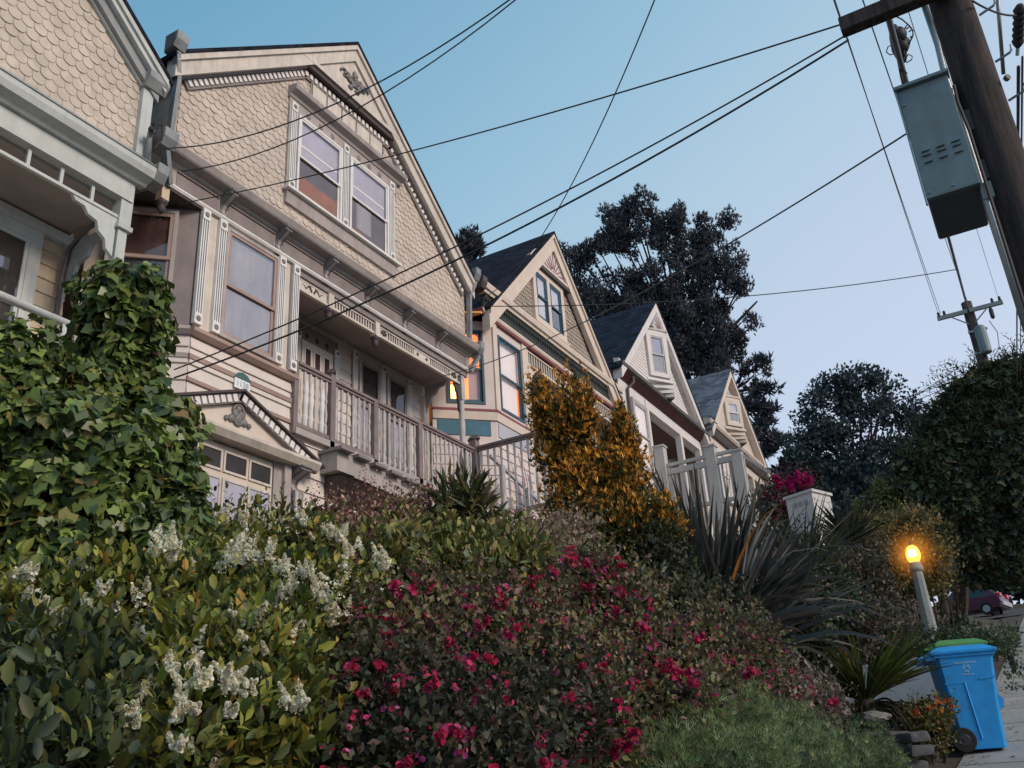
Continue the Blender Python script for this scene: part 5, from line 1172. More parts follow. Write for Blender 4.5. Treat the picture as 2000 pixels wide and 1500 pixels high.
for u in (-.08, .12): m.box((u, -.336, 4.88), (u+.025, -.329, 5.14))
m.build('openings', 'grey_trim', GT)
m = MB(TG); 
for a, b, c_, d_ in ((-.28, -.24, 4.86, 5.4), (.24, .28, 4.86, 5.4)): m.box((.33, a, c_), (.34, b, d_))
m.box((.33, -.28, 5.36), (.34, .28, 5.4)); m.build('side_moulding', 'grey_white', GT)

# ------------------------------------------------------------------ parked car far up the street
CY = 57.0; CX = -4.05; CZ = ground(CX, CY)-.05
m = MB()
for k in range(10): m.add([(-60, 53+k, ground(-60, 53+k)+.02), (-1.2, 53+k, ground(-2, 53+k)+.02), (-1.2, 54+k, ground(-2, 54+k)+.02), (-60, 54+k, ground(-60, 54+k)+.02)], [(0, 1, 2, 3)])
tag(m.build('side_road', 'asphalt', recalc=False), kind='structure')
CA = thing('parked_car', 'dark plum hatchback with red tail lights parked under the trees up the street', 'car', (CX, CY, CZ))
rc = radians(-12); RC = Matrix.Rotation(rc, 3, 'Z'); TC = lambda q: tuple(Vector((CX, CY, CZ))+RC @ Vector(q))
def loft(mb, secs, close=True):
    n = len(secs[0]); vs = [v for s_ in secs for v in s_]
    mb.add(vs, [(i*n+k, i*n+(k+1) % n, (i+1)*n+(k+1) % n, (i+1)*n+k) for i in range(len(secs)-1) for k in range(n)]+[list(range(n))[::-1], list(range((len(secs)-1)*n, len(secs)*n))])
pr = [(-2.1, .35), (-2.12, .62), (-1.95, .80), (-1.05, .95), (-.35, 1.38), (.3, 1.50), (1.2, 1.47), (1.75, 1.25), (2.0, .95), (2.08, .6), (2.0, .32)]
m = MB(TC); loft(m, [[(x*(.97), y, z) for x, z in [(a, min(b, .98) if f else b) for a, b in pr]] for y, f in ((-.86, 1), (-.78, 1))]); 
m = MB(TC)
secs = []
for y, top, k in ((-.86, .93, .98), (-.84, .97, 1.0), (0, .99, 1.02), (.84, .97, 1.0), (.86, .93, .98)):
    secs.append([(x*k, y, min(z, top)) for x, z in pr])
loft(m, secs); m.build('body', 'car_paint', CA, bevel=0)
m = MB(TC); secs = []
for y in (-.66, -.62, .62, .66): secs.append([(-1.0, y*1.2, .95), (-.35, y, 1.40), (.3, y, 1.49), (1.2, y, 1.46), (1.72, y*1.08, 1.2), (1.9, y*1.2, .95)])
loft(m, secs); m.build('cabin', 'car_paint', CA)
m = MB(TC)
for s_ in (-1, 1):
    for a, b, c_, d_ in ((-.72, -.3, .0, .02), (.06, .1, .8, .82), (.86, .9, 1.25, 1.5)):
        m.add([(a-.1, s_*.80, .98), (b-.0, s_*.695, 1.36), (c_, s_*.675, 1.42), (d_+.0, s_*.79, .98)], [(0, 1, 2, 3)])
m.add([(1.78, -.62, 1.18), (1.78, .62, 1.18), (1.35, .56, 1.42), (1.35, -.56, 1.42)], [(0, 1, 2, 3)]); m.add([(-.95, -.66, 1.0), (-.95, .66, 1.0), (-.42, .6, 1.37), (-.42, -.6, 1.37)], [(0, 1, 2, 3)])
m.build('windows', 'car_glass', CA, recalc=False)
for s_ in (-1, 1):
    MB(TC).box((1.86, s_*.62-.2, .86), (2.1, s_*.62+.2, 1.06)).build('tail_light', 'tail_light', CA, bevel=.03)
MB(TC).box((1.95, -.8, .38), (2.17, .8, .62)).build('bumper', 'car_trim', CA, bevel=.04)
for x in (-1.3, 1.3):
    for s_ in (-1, 1):
        w_ = MB(TC).lathe((x, s_*.80, .32), [(.2, -.09), (.31, -.09), (.32, 0), (.31, .09), (.2, .09)], 20, 1).build('wheel', 'rubber', CA)
        MB(TC).lathe((x, s_*.80, .32), [(.19, -.095), (.2, .095)], 16, 1).build('hub_cap', 'car_trim', w_)
# ================================================================== vegetation
def shrub(name, label, cat, blobs, layers, mat='leaf', core=(.012, .016, .008), corek=.74, stems=0, group=None, stem_m='moss_stem', fol='foliage', clump=None, shoots=None):
    c = blobs[0][0]; lo = min(b[0][2]-b[1][2] for b in blobs)
    gx = np.mean([b[0][0] for b in blobs]); gy = np.mean([b[0][1] for b in blobs])
    o = thing(name, label, cat, (gx, gy, ground(gx, gy)), group)
    L = Leafy()
    for i, kw in enumerate(layers):
        foliage(L, clumpify(blobs, *clump) if clump else blobs, **kw)
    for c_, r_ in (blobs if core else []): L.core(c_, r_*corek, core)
    if shoots: sprigs(L, blobs, **shoots)
    L.build(fol, mat, o)
    if stems:
        m = MB()
        for k in range(stems):
            b = blobs[k % len(blobs)]; e = b[0]+rvec(1)[0]*b[1]*.5
            g = np.array([gx+(e[0]-gx)*.5, gy+(e[1]-gy)*.5, ground(gx, gy)-.05])
            mid = (g+e)/2+np.array([.05, 0, .1]); m.tube([g, mid, e], [.014, .010, .005], 5)
        m.build('stems', stem_m, o)
    return o
def blossoms(parent, spots, per, size, pal, tpl='bloom', name='blossoms', squash=1, dens=1):
    """clusters: spots = (centre, radius)"""
    L = Leafy()
    for c, r in spots:
        n = max(3, int(per*dens)); d = rvec(n); d[:, 2] *= squash; p = c+d*r*(.35+.65*rng.rand(n, 1))
        tc = -c/np.linalg.norm(c); nn = d+tc*.5+np.array([0, 0, .3]); L.put(tpl, p, rvec(n), nn, size*(.6+.8*rng.rand(n)), np.clip(pick(pal, n, .35), .002, 1))
    o = L.build(name, 'petal', parent); o['kind'] = 'stuff'; return o
def surf(px, py, blobs, w0):
    '''depth at which the sight line through photo pixel px, py first meets the shrub'''
    r = at(px, py, 1.0); best = None
    for c, R in blobs:
        a = r/R; b = -c/R; A = a @ a; B = 2*(a @ b); C = b @ b-1; D = B*B-4*A*C
        if D > 0:
            t = (-B-sqrt(D))/(2*A); best = t if best is None else min(best, t)
    return best if best else w0
def panicles(parent, spots, per, size, pal, name='blossoms'):
    '''loose tapering flower sprays: spots = (foot, length)'''
    L = Leafy()
    for c, ln in spots:
        a = np.array([0, 0, 1.])+rng.randn(3)*.45-c/np.linalg.norm(c)*.35; a /= np.linalg.norm(a)
        n = int(per*(.6+.8*rng.rand())); t = rng.rand(n)**.8; rad = ln*.34*(1.02-t)*np.sqrt(rng.rand(n)); e = rvec(n); e -= (e @ a)[:, None]*a; e /= np.linalg.norm(e, axis=1, keepdims=True)
        p = c+a*(t*ln)[:, None]+e*rad[:, None]
        L.put('bloom', p, rvec(n), e+rvec(n)*.6, size*(.5+.9*rng.rand(n)), np.clip(pick(pal, n, .25), .002, 1))
    o = L.build(name, 'petal', parent); o['kind'] = 'stuff'; return o
def spots_px(lst, w, off=.12):
    return [(at(x, y, w-off), r*w/F) for x, y, r in lst]

# --- ivy over the wall and the tall stump at the left
iv = [blob(238, 585, 6.5, 96, 66), blob(238, 660, 6.5, 96, 85), blob(240, 760, 6.4, 95, 90), blob(300, 830, 6.2, 85, 80), blob(40, 740, 5.6, 100, 100), blob(150, 770, 5.9, 90, 80), blob(20, 690, 5.5, 60, 70), blob(320, 900, 6.0, 85, 85), blob(340, 990, 5.8, 80, 90),
      blob(60, 850, 5.4, 120, 110), blob(190, 880, 5.5, 120, 110), blob(50, 980, 5.2, 120, 110), blob(200, 1000, 5.3, 130, 110), blob(310, 1060, 5.3, 100, 80), blob(90, 1090, 5.0, 120, 80), blob(-90, 850, 5.3, 140, 160), blob(-90, 1020, 5.0, 140, 130)]
IVY = shrub('ivy_hedge', 'glossy green ivy smothering a wall and a tall stump at the left', 'ivy', iv,
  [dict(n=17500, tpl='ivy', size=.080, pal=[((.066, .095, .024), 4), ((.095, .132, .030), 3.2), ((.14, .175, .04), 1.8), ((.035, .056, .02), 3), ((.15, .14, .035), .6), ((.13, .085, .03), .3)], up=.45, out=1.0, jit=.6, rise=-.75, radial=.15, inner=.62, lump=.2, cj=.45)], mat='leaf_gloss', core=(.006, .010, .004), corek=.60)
# --- white flowering privet, several shrubs
PV = [((.075, .092, .020), 4), ((.115, .125, .024), 3), ((.18, .165, .030), 2), ((.035, .05, .018), 3), ((.22, .13, .025), .35)]
PVT = [((.042, .055, .022), 4), ((.065, .078, .026), 3), ((.024, .036, .021), 3), ((.11, .115, .028), 1.4)]  # darker copy of the privet greens, corner shade put into the leaf colour
WH = [((.88, .83, .66), 3), ((.74, .70, .50), 2), ((.92, .90, .78), 2), ((.52, .46, .28), 1)]
def privet(label, blobs, n, fl, wf, pal=PV, dry=True, size=.080, fr=9):
    o = shrub('privet_shrub', label, 'shrub', blobs, [dict(n=n, tpl='oval', size=size, pal=pal, up=.45, out=.55, jit=.6, rise=.55, radial=.55, inner=.35, lump=.18, cj=.45, cull=.3),
        dict(n=int(n*.6), tpl='oval', size=size*.6, pal=pal, up=.5, out=.5, jit=.8, rise=.4, radial=.4, inner=.5, cj=.5, cull=.3)], core=(.006, .008, .005), corek=.60, stems=8, clump=(26*len(blobs), .15),
        shoots=dict(n=16*len(blobs), length=.26, per=9, tpl='oval', size=size*.85, pal=pal))
    sp = []
    for x, y, r in fl:
        k = 4
        wq = surf(x, y, blobs, wf)-.30
        for j in range(5): sp.append((at(x+random.uniform(-.8, .8)*r, y+random.uniform(-.5, 1.0)*r, wq-.1*random.random()), r*1.45*wq/F*random.uniform(.6, 1.2)))
    if sp:
        p, d, u, i = shell(blobs, 16*len(blobs), .97, cull=.9, front=1.0)
        sp += [(q*(1-.12/np.linalg.norm(q)), .05+.09*random.random()) for q, e in zip(p, d) if e[2] > .0]
        panicles(o, sp, 120, .0105, WH, name='blossoms')
    if dry:
        p, d, u, i = shell(blobs, 55*len(blobs), .95, cull=.9); sp = [(q+np.array([0, 0, .03]), .045) for q in p]
        b = blossoms(o, sp, 14, .011, [((.22, .155, .09), 3), ((.15, .105, .06), 2), ((.32, .26, .17), 1)], name='dry_seed_heads')
    return o
privet('privet with creamy flower panicles at the left edge below the ivy', [blob(60, 1215, 4.4, 100, 62), blob(170, 1185, 4.5, 100, 58), blob(270, 1210, 4.4, 90, 70), blob(120, 1280, 4.2, 110, 70), blob(370, 1165, 4.7, 80, 56), blob(-60, 1250, 4.1, 110, 90)], 4300,
       [(40, 1130, 22), (85, 1190, 20), (110, 1205, 14), (205, 1150, 14), (312, 1060, 30), (345, 1080, 20), (60, 1160, 14), (165, 1175, 12)], 4.2)
privet('privet with shade put into its dark leaf colour, low in the bottom left corner', [blob(60, 1390, 3.6, 150, 110), blob(180, 1440, 3.4, 130, 90), blob(-60, 1450, 3.3, 140, 120), blob(230, 1350, 3.8, 90, 80), blob(40, 1520, 3.0, 160, 80)], 3000, [], 3.5, pal=PVT, dry=True, size=.082)
privet('privet thick with white flower spikes right of the ivy foot', [blob(470, 1140, 5.2, 90, 62), blob(560, 1175, 5.1, 85, 65), blob(640, 1190, 5.2, 75, 65), blob(420, 1220, 4.8, 85, 60), blob(530, 1250, 4.7, 85, 52)], 3300,
       [(480, 1075, 34), (515, 1090, 30), (455, 1085, 20), (560, 1120, 26), (545, 1165, 26), (525, 1195, 24), (640, 1150, 40), (620, 1185, 30), (665, 1195, 26), (470, 1215, 26), (495, 1230, 22), (440, 1200, 16), (745, 1100, 26), (690, 1075, 20), (660, 1040, 18), (600, 1125, 20), (300, 1075, 16)], 4.75)
privet('privet with white panicles in the lower middle of the left half', [blob(360, 1330, 3.9, 120, 90), blob(480, 1320, 3.9, 110, 90), blob(420, 1420, 3.6, 130, 90), blob(320, 1450, 3.5, 110, 90), blob(540, 1430, 3.7, 80, 70), blob(300, 1530, 3.2, 120, 60)], 3800,
       [(280, 1345, 24), (370, 1345, 28), (365, 1375, 22), (400, 1335, 24), (445, 1330, 22), (350, 1395, 16), (250, 1390, 20), (265, 1410, 14), (375, 1300, 16), (335, 1305, 18), (455, 1390, 18), (570, 1370, 26), (345, 1455, 16), (185, 1495, 22), (490, 1345, 12)], 3.65)
privet('narrow green privet sprays against the garage door', [blob(450, 1060, 6.2, 50, 30), blob(540, 1060, 6.2, 60, 32), blob(390, 1070, 6.0, 42, 32), blob(610, 1065, 6.3, 50, 28)], 1100, [(430, 1008, 18), (470, 1015, 16), (510, 1012, 16), (590, 1015, 12), (650, 1038, 16)], 5.9, size=.075)
# --- reddish brown shrubs below the porch
RB = [((.16, .080, .060), 4), ((.23, .135, .10), 3), ((.09, .050, .042), 3), ((.30, .19, .145), 1.6), ((.07, .07, .028), 1)]
def redshrub(label, blobs, n, pal=RB, size=.045):
    return shrub('red_leaf_shrub', label, 'shrub', blobs, [dict(n=n, tpl='small', size=size, pal=pal, up=.4, out=.5, jit=.9, rise=.4, radial=.4, inner=.3, lump=.24, cj=.5, cull=.3)], core=(.012, .009, .007), corek=.58, stems=10, clump=(30*len(blobs), .13), shoots=dict(n=30*len(blobs), length=.28, per=12, tpl='small', size=size*.8, pal=pal))
redshrub('reddish brown shrub under the porch steps', [blob(690, 1035, 7.0, 58, 38), blob(770, 1020, 7.1, 58, 38), blob(850, 1010, 7.2, 52, 32), blob(640, 1055, 6.8, 52, 38), blob(740, 1075, 6.7, 84, 48)], 7500)
redshrub('pinkish beige shrub under the landing rail', [blob(1010, 1062, 7.3, 62, 34), blob(1090, 1062, 7.4, 52, 30), blob(940, 1085, 7.1, 62, 36), blob(1060, 1100, 7.1, 84, 40)], 6000, pal=[((.28, .19, .15), 3), ((.20, .14, .08), 3), ((.12, .10, .04), 2.5), ((.36, .26, .20), 1.2)], size=.05)
# --- green broadleaf shrubs between
shrub('green_broadleaf_shrub', 'dark green lance-leaved shrub beside the newel post', 'shrub', [blob(905, 975, 7.0, 48, 42), blob(930, 1000, 6.9, 42, 35), blob(880, 1010, 6.9, 35, 35)], [dict(n=620, tpl='lance', size=.14, pal=[((.060, .065, .024), 3), ((.035, .045, .02), 3), ((.10, .10, .035), 1), ((.12, .07, .05), 1)], up=.5, out=.5, jit=.4, rise=.8, radial=1.0, inner=.3)], core=(.01, .015, .008), corek=.5, stems=4)
shrub('green_broadleaf_shrub', 'yellow-green leafy shrub in the middle of the bank', 'shrub', [blob(880, 1080, 6.4, 62, 36), blob(950, 1100, 6.3, 72, 42), blob(820, 1110, 6.2, 72, 46), blob(880, 1140, 6.0, 100, 50), blob(740, 1110, 6.0, 70, 50), blob(1000, 1130, 6.2, 70, 45)], [dict(n=3000, tpl='oval', size=.085, pal=[((.09, .10, .025), 3), ((.15, .15, .04), 2), ((.05, .065, .022), 3), ((.18, .13, .05), 1)], up=.5, out=.5, jit=.6, rise=.5, radial=.5, inner=.35, cj=.5, cull=.3)], core=(.008, .010, .006), corek=.6, stems=6, clump=(150, .15), shoots=dict(n=110, length=.26, per=8, tpl='oval', size=.07, pal=[((.13, .13, .035), 3), ((.19, .15, .06), 2)]))
# --- pink flowered shrubs
PK = [((.075, .075, .028), 4), ((.125, .105, .038), 2.5), ((.045, .040, .022), 3.5), ((.17, .11, .075), 2), ((.11, .05, .048), 1.6), ((.11, .13, .08), 1.2)]
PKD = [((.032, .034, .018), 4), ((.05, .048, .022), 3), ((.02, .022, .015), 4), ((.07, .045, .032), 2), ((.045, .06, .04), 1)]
PF = [((.50, .025, .075), 4), ((.58, .06, .14), 2.5), ((.34, .015, .06), 3), ((.45, .09, .18), 2), ((.22, .015, .06), 2)]
PM = [((.36, .05, .16), 3), ((.50, .15, .26), 3), ((.24, .03, .10), 2)]
def pink(label, blobs, n, fl, wf, pal=PK, rnd=26, size=.042, fpal=PF):
    o = shrub('pink_flowering_shrub', label, 'shrub', blobs, [dict(n=n, tpl='small', size=size, pal=pal, up=.4, out=.5, jit=.9, rise=.3, radial=.35, inner=.35, lump=.22, cj=.55, cull=.3)], core=(.008, .008, .006), corek=.62, stems=10, clump=(34*len(blobs), .13), shoots=dict(n=22*len(blobs), length=.22, per=11, tpl='small', size=size*.85, pal=pal))
    sp = []
    for x, y, r in fl:
        wq = surf(x, y, blobs, wf)-.22
        for _ in range(4): sp.append((at(x+random.uniform(-.8, .8)*r, y+random.uniform(-.8, .8)*r, wq-.08*random.random()), r*.45*wq/F))
    if sp: blossoms(o, sp, 8, .021, fpal)
    p, d, u, i = shell(blobs, int(rnd*7), .98, cull=.95, front=1.0); sp = [(q*(1-.2/np.linalg.norm(q)), .03) for q in p]
    b = blossoms(o, sp, 4, .017, PM+PF[:2], name='small_blossoms')
    return o
pink('pink flowering shrub with the brightest red cluster, middle of the bank', [blob(780, 1190, 5.3, 100, 55), blob(880, 1200, 5.3, 100, 60), blob(980, 1210, 5.4, 90, 60), blob(700, 1250, 5.0, 100, 65), blob(820, 1290, 4.8, 120, 70), blob(950, 1290, 4.9, 110, 75), blob(1060, 1260, 5.2, 80, 60)], 15000,
     [(785, 1155, 26), (770, 1165, 22), (800, 1165, 20), (760, 1195, 20), (758, 1250, 20), (840, 1210, 16), (925, 1185, 16), (975, 1165, 20), (985, 1190, 18), (990, 1215, 16), (940, 1215, 16), (1020, 1210, 14), (1000, 1235, 14), (880, 1260, 14), (890, 1280, 14), (985, 1180, 14), (535, 1238, 14), (620, 1265, 14), (645, 1270, 14)], 4.85)
pink('pink flowering shrub hard against the golden conifer foot', [blob(1110, 1130, 6.2, 75, 50), blob(1190, 1150, 6.2, 70, 55), blob(1080, 1200, 5.9, 70, 50), blob(1220, 1210, 5.9, 80, 50)], 8500,
     [(1110, 1085, 20), (1135, 1092, 20), (1075, 1118, 18), (1035, 1140, 16), (1050, 1130, 12), (1150, 1150, 12), (1210, 1155, 16), (1215, 1098, 10), (1190, 1198, 16), (1210, 1198, 12), (1240, 1215, 12)], 5.8)
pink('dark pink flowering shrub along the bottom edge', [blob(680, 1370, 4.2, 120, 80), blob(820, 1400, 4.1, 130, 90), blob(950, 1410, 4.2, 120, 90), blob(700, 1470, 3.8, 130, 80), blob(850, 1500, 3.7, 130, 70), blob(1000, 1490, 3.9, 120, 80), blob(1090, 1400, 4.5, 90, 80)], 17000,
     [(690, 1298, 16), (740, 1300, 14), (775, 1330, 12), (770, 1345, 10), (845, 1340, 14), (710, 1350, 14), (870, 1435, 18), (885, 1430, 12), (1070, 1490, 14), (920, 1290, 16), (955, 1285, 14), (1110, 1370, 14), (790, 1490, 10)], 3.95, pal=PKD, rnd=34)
pink('broad mauve-flecked shrub above the rosemary', [blob(1200, 1290, 5.4, 90, 65), blob(1320, 1280, 5.8, 90, 60), blob(1400, 1250, 6.4, 80, 50), blob(1460, 1290, 6.6, 70, 50), blob(1180, 1390, 4.8, 80, 80), blob(1300, 1350, 5.3, 90, 55), blob(1420, 1340, 6.0, 90, 50), blob(1120, 1320, 5.1, 80, 60)], 16000,
     [(1255, 1328, 22), (1320, 1310, 18), (1335, 1322, 18), (1300, 1300, 14), (1350, 1330, 12), (1365, 1245, 14), (1255, 1230, 14), (1470, 1310, 12), (1460, 1318, 10), (1180, 1300, 12), (1145, 1310, 12), (1210, 1465, 18), (1190, 1470, 16), (1225, 1445, 14), (1235, 1430, 12), (1200, 1375, 12), (1110, 1370, 10)], 5.2, rnd=40)
pink('greyish pink shrub tapering down to the stone edging', [blob(1530, 1350, 7.4, 52, 30), blob(1580, 1372, 7.8, 42, 22), blob(1505, 1372, 7.0, 56, 30), blob(1615, 1392, 8.2, 30, 16)], 5500,
     [(1630, 1365, 10), (1605, 1395, 10), (1540, 1315, 10), (1625, 1372, 8)], 7.3, pal=[((.14, .10, .085), 3), ((.10, .075, .055), 3), ((.18, .14, .12), 1.4), ((.06, .06, .035), 2)], rnd=16, size=.042)
# --- rosemary
shrub('rosemary_bush', 'low grey-green rosemary bush in the bottom right foreground', 'shrub', [blob(1340, 1450, 5.2, 85, 60), blob(1430, 1440, 5.5, 90, 62), blob(1530, 1455, 5.8, 80, 55), blob(1400, 1510, 4.9, 120, 60), blob(1540, 1510, 5.3, 120, 50), blob(1640, 1490, 5.9, 70, 40), blob(1290, 1510, 4.8, 70, 50), blob(1700, 1505, 6.0, 60, 25)],
  [dict(n=27000, tpl='needle', size=.047, pal=[((.105, .145, .062), 4), ((.155, .195, .09), 3), ((.058, .085, .04), 2.5), ((.20, .20, .085), 1)], up=.3, out=.4, jit=.5, rise=1.1, radial=.6, inner=.3, lump=.16, cj=.45, cull=.3)], core=(.018, .025, .014), corek=.78, clump=(420, .10, .85, 1.5))
# --- golden conifer
gc = [blob(1058, 790, 9.4, 22, 45), blob(1088, 878, 9.4, 34, 50), blob(1136, 868, 9.4, 34, 52), blob(1130, 790, 9.4, 22, 40), blob(1212, 875, 9.4, 26, 45), blob(1215, 830, 9.4, 12, 26), blob(1150, 930, 9.3, 64, 58), blob(1110, 965, 9.2, 44, 54), blob(1222, 955, 9.3, 46, 66), blob(1160, 1010, 9.1, 80, 70), blob(1245, 1020, 9.1, 65, 60), blob(1285, 1040, 9.0, 38, 40), blob(1180, 1080, 9.0, 75, 55), blob(1260, 1090, 8.9, 60, 50), blob(1250, 1150, 8.8, 55, 55)]
G = thing('golden_conifer', 'tall golden-orange conifer with dark green inside, beside the landing post', 'conifer', tuple(at(1190, 1200, 9.2)*np.array([1, 1, 0])+np.array([0, 0, ground(-3.7, 8.9)])))
L = Leafy()
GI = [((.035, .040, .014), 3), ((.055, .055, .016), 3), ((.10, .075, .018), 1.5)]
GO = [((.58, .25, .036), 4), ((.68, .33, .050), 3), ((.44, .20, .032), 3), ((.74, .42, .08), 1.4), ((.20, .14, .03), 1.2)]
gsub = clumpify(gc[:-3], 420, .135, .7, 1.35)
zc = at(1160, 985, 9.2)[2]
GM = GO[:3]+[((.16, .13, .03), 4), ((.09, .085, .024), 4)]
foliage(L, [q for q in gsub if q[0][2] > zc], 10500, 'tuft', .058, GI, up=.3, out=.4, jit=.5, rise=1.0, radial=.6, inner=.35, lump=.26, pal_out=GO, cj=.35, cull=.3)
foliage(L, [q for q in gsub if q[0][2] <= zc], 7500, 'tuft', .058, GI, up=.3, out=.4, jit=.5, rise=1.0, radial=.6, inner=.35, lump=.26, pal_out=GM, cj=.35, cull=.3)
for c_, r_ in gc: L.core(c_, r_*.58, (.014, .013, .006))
for px_, py_, h_ in ((1056, 765, .22), (1068, 790, .2), (1128, 772, .26), (1108, 800, .2), (1148, 790, .2), (1214, 805, .24), (1204, 830, .2), (1232, 870, .18), (1312, 1005, .16)):
    q = at(px_, py_, 9.35); foliage(L, [(q, np.array([.055, .055, h_*.6])), (q-np.array([0, 0, h_*.8]), np.array([.10, .10, h_*.7]))], 330, 'tuft', .055, GI, up=.3, out=.4, jit=.5, rise=1.2, radial=.5, inner=.2, pal_out=GO)
foliage(L, clumpify(gc[-3:], 120, .14, .7, 1.2), 6000, 'tuft', .06, [((.025, .03, .013), 3), ((.04, .045, .016), 3), ((.075, .06, .018), 1.4)], up=.3, out=.4, jit=.5, rise=.8, radial=.6, inner=.35, lump=.26, cj=.4, cull=.3)
L.build('foliage', 'leaf', G)
gb = np.array(G.location); MB().tube([gb, gb+(at(1170, 950, 9.3)-gb)*.6, at(1140, 820, 9.4)], [.09, .06, .02], 8).build('trunk', 'bark', G)

# --- strap leaved plants
def strap(mb, base, dirv, length, width, droop, twist=0, n=7, fold=.3):
    d = Vector(dirv).normalized(); side = d.cross(Vector((0, 0, 1)))
    side = side.normalized() if side.length > .05 else Vector((1, 0, 0))
    side = Matrix.Rotation(twist, 3, d) @ side
    p = Vector(base); vs = []
    for i in range(n+1):
        t = i/n; wv = width*(.55+.9*t if t < .4 else .91*(1-((t-.4)/.6)**1.8))+.002
        nn = side.cross(d).normalized()
        vs += [p-side*wv/2+nn*wv*fold, p, p+side*wv/2+nn*wv*fold]
        d = (d+Vector((0, 0, -droop*t*1.6/n*2.2))).normalized(); p = p+d*length/n
    mb.add(vs, [f for i in range(n) for f in ((i*3, i*3+1, i*3+4, i*3+3), (i*3+1, i*3+2, i*3+5, i*3+4))])
def straps_attr(o, cols, nv):
    me = o.data; a = me.attributes.new('tint', 'FLOAT_COLOR', 'POINT'); k = len(me.vertices)//nv
    c = np.repeat(pick(cols, k, .35), nv, 0); a.data.foreach_set('color', np.concatenate([np.clip(c, .002, 1), np.ones((len(c), 1))], 1).ravel())
fx = at(1400, 1235, 9.6)
FX = thing('flax_plant', 'large dark bronze flax with long sword leaves fanning out in front of the white houses', 'flax plant', (fx[0], fx[1], ground(fx[0], fx[1])))
m = MB(); random.seed(3)
camr = Vector(cr); 
for k in range(340):
    a = random.gauss(.05, .58); a = max(-.95, min(1.12, a+.12)); el = 1.0
    dv = camr*sin(a)+Vector((0, 0, 1))*cos(a)+Vector((fw[0], fw[1], 0))*random.uniform(-.75, .45)
    ln = random.uniform(1.0, 1.95)*(1 if a < .5 else 1.0)
    strap(m, (fx[0]+random.gauss(0, .16), fx[1]+random.gauss(0, .16), fx[2]-.15+random.uniform(-.3, .1)), dv, ln, random.uniform(.055, .085), random.choice([.02, .1, .3, .6])*(1+abs(a)), random.uniform(-1.2, 1.2))
for px, py in ((1240, 865), (1262, 870), (1278, 890), (1310, 910), (1352, 885), (1345, 940), (1300, 935), (1415, 940), (1435, 930), (1450, 925), (1395, 960), (1600, 1005), (1610, 1075), (1585, 1100), (1560, 1125), (1530, 1000), (1500, 985)):
    tp = at(px, py, 9.4); dv = Vector(tp)-Vector(fx); strap(m, fx+np.array([0, 0, -.1]), dv, dv.length*1.02, .085, .05, random.uniform(-.8, .8))
o = m.build('leaves', 'leaf', FX, recalc=False); straps_attr(o, [((.085, .078, .068), 4), ((.14, .13, .115), 3), ((.045, .047, .046), 3.5), ((.23, .23, .21), 1.4), ((.32, .13, .03), .4), ((.07, .09, .09), 2)], 24)
# spiky palm / sword fern
def fountain(name, label, cat, base, n, ln, wd, pal, droop=.35, spread=1.0, zup=.5, rad=.1, seed=1):
    random.seed(seed); o = thing(name, label, cat, tuple(base)); m = MB()
    for k in range(n):
        a = random.uniform(0, 2*pi); e_ = zup+random.uniform(-.1, .9); dv = Vector((cos(a)*spread, sin(a)*spread, e_))
        strap(m, (base[0]+rad*cos(a), base[1]+rad*sin(a), base[2]+random.uniform(0, rad)), dv, ln*random.uniform(.7, 1.15), wd*random.uniform(.7, 1.2), droop*random.uniform(.4, 1.4), random.uniform(-.4, .4))
    q = m.build('leaves', 'leaf', o, recalc=False); straps_attr(q, pal, 24); return o
b = at(1690, 1368, 9.9)
pm = fountain('sword_palm', 'spiky arching green palm on a dark trunk by the concrete wall', 'palm', b, 320, .90, .032, [((.065, .085, .020), 3), ((.11, .13, .026), 2), ((.035, .05, .018), 3), ((.15, .16, .035), .8)], droop=.30, spread=1.0, zup=.42, rad=.08, seed=5)
MB().lathe((b[0], b[1], b[2]), [(.13, -.6), (.15, -.45), (.15, -.2), (.12, -.03), (.05, .05)], 14).build('trunk', 'bark', pm)
mp = MB(); random.seed(12)
for k in range(120):
    a = random.uniform(0, 2*pi); strap(mp, (b[0]+.11*cos(a), b[1]+.11*sin(a), b[2]-.02-random.random()*.12), (cos(a), sin(a), random.uniform(-.5, .35)), random.uniform(.28, .55), .03, random.uniform(.8, 1.6), random.uniform(-.4, .4))
q = mp.build('old_leaves', 'leaf', pm, recalc=False); straps_attr(q, [((.022, .024, .012), 3), ((.04, .035, .018), 2), ((.014, .016, .01), 3)], 24)
b = at(1662, 1060, 17.5); fountain('yucca', 'dark rosette of pointed yucca leaves right of the white arbour', 'yucca', b, 80, .85, .07, [((.03, .042, .035), 3), ((.05, .06, .05), 2), ((.02, .03, .025), 3)], droop=.05, spread=1, zup=.35, rad=.05, seed=8)
b = at(1575, 1150, 11.5); fountain('ornamental_grass', 'loose tuft of fine dark grass in front of the lamp shrubs', 'grass plant', b, 170, 1.0, .022, [((.045, .05, .025), 3), ((.07, .075, .035), 2), ((.03, .04, .03), 2), ((.10, .08, .045), 1)], droop=.6, spread=.8, zup=.9, rad=.14, seed=9)

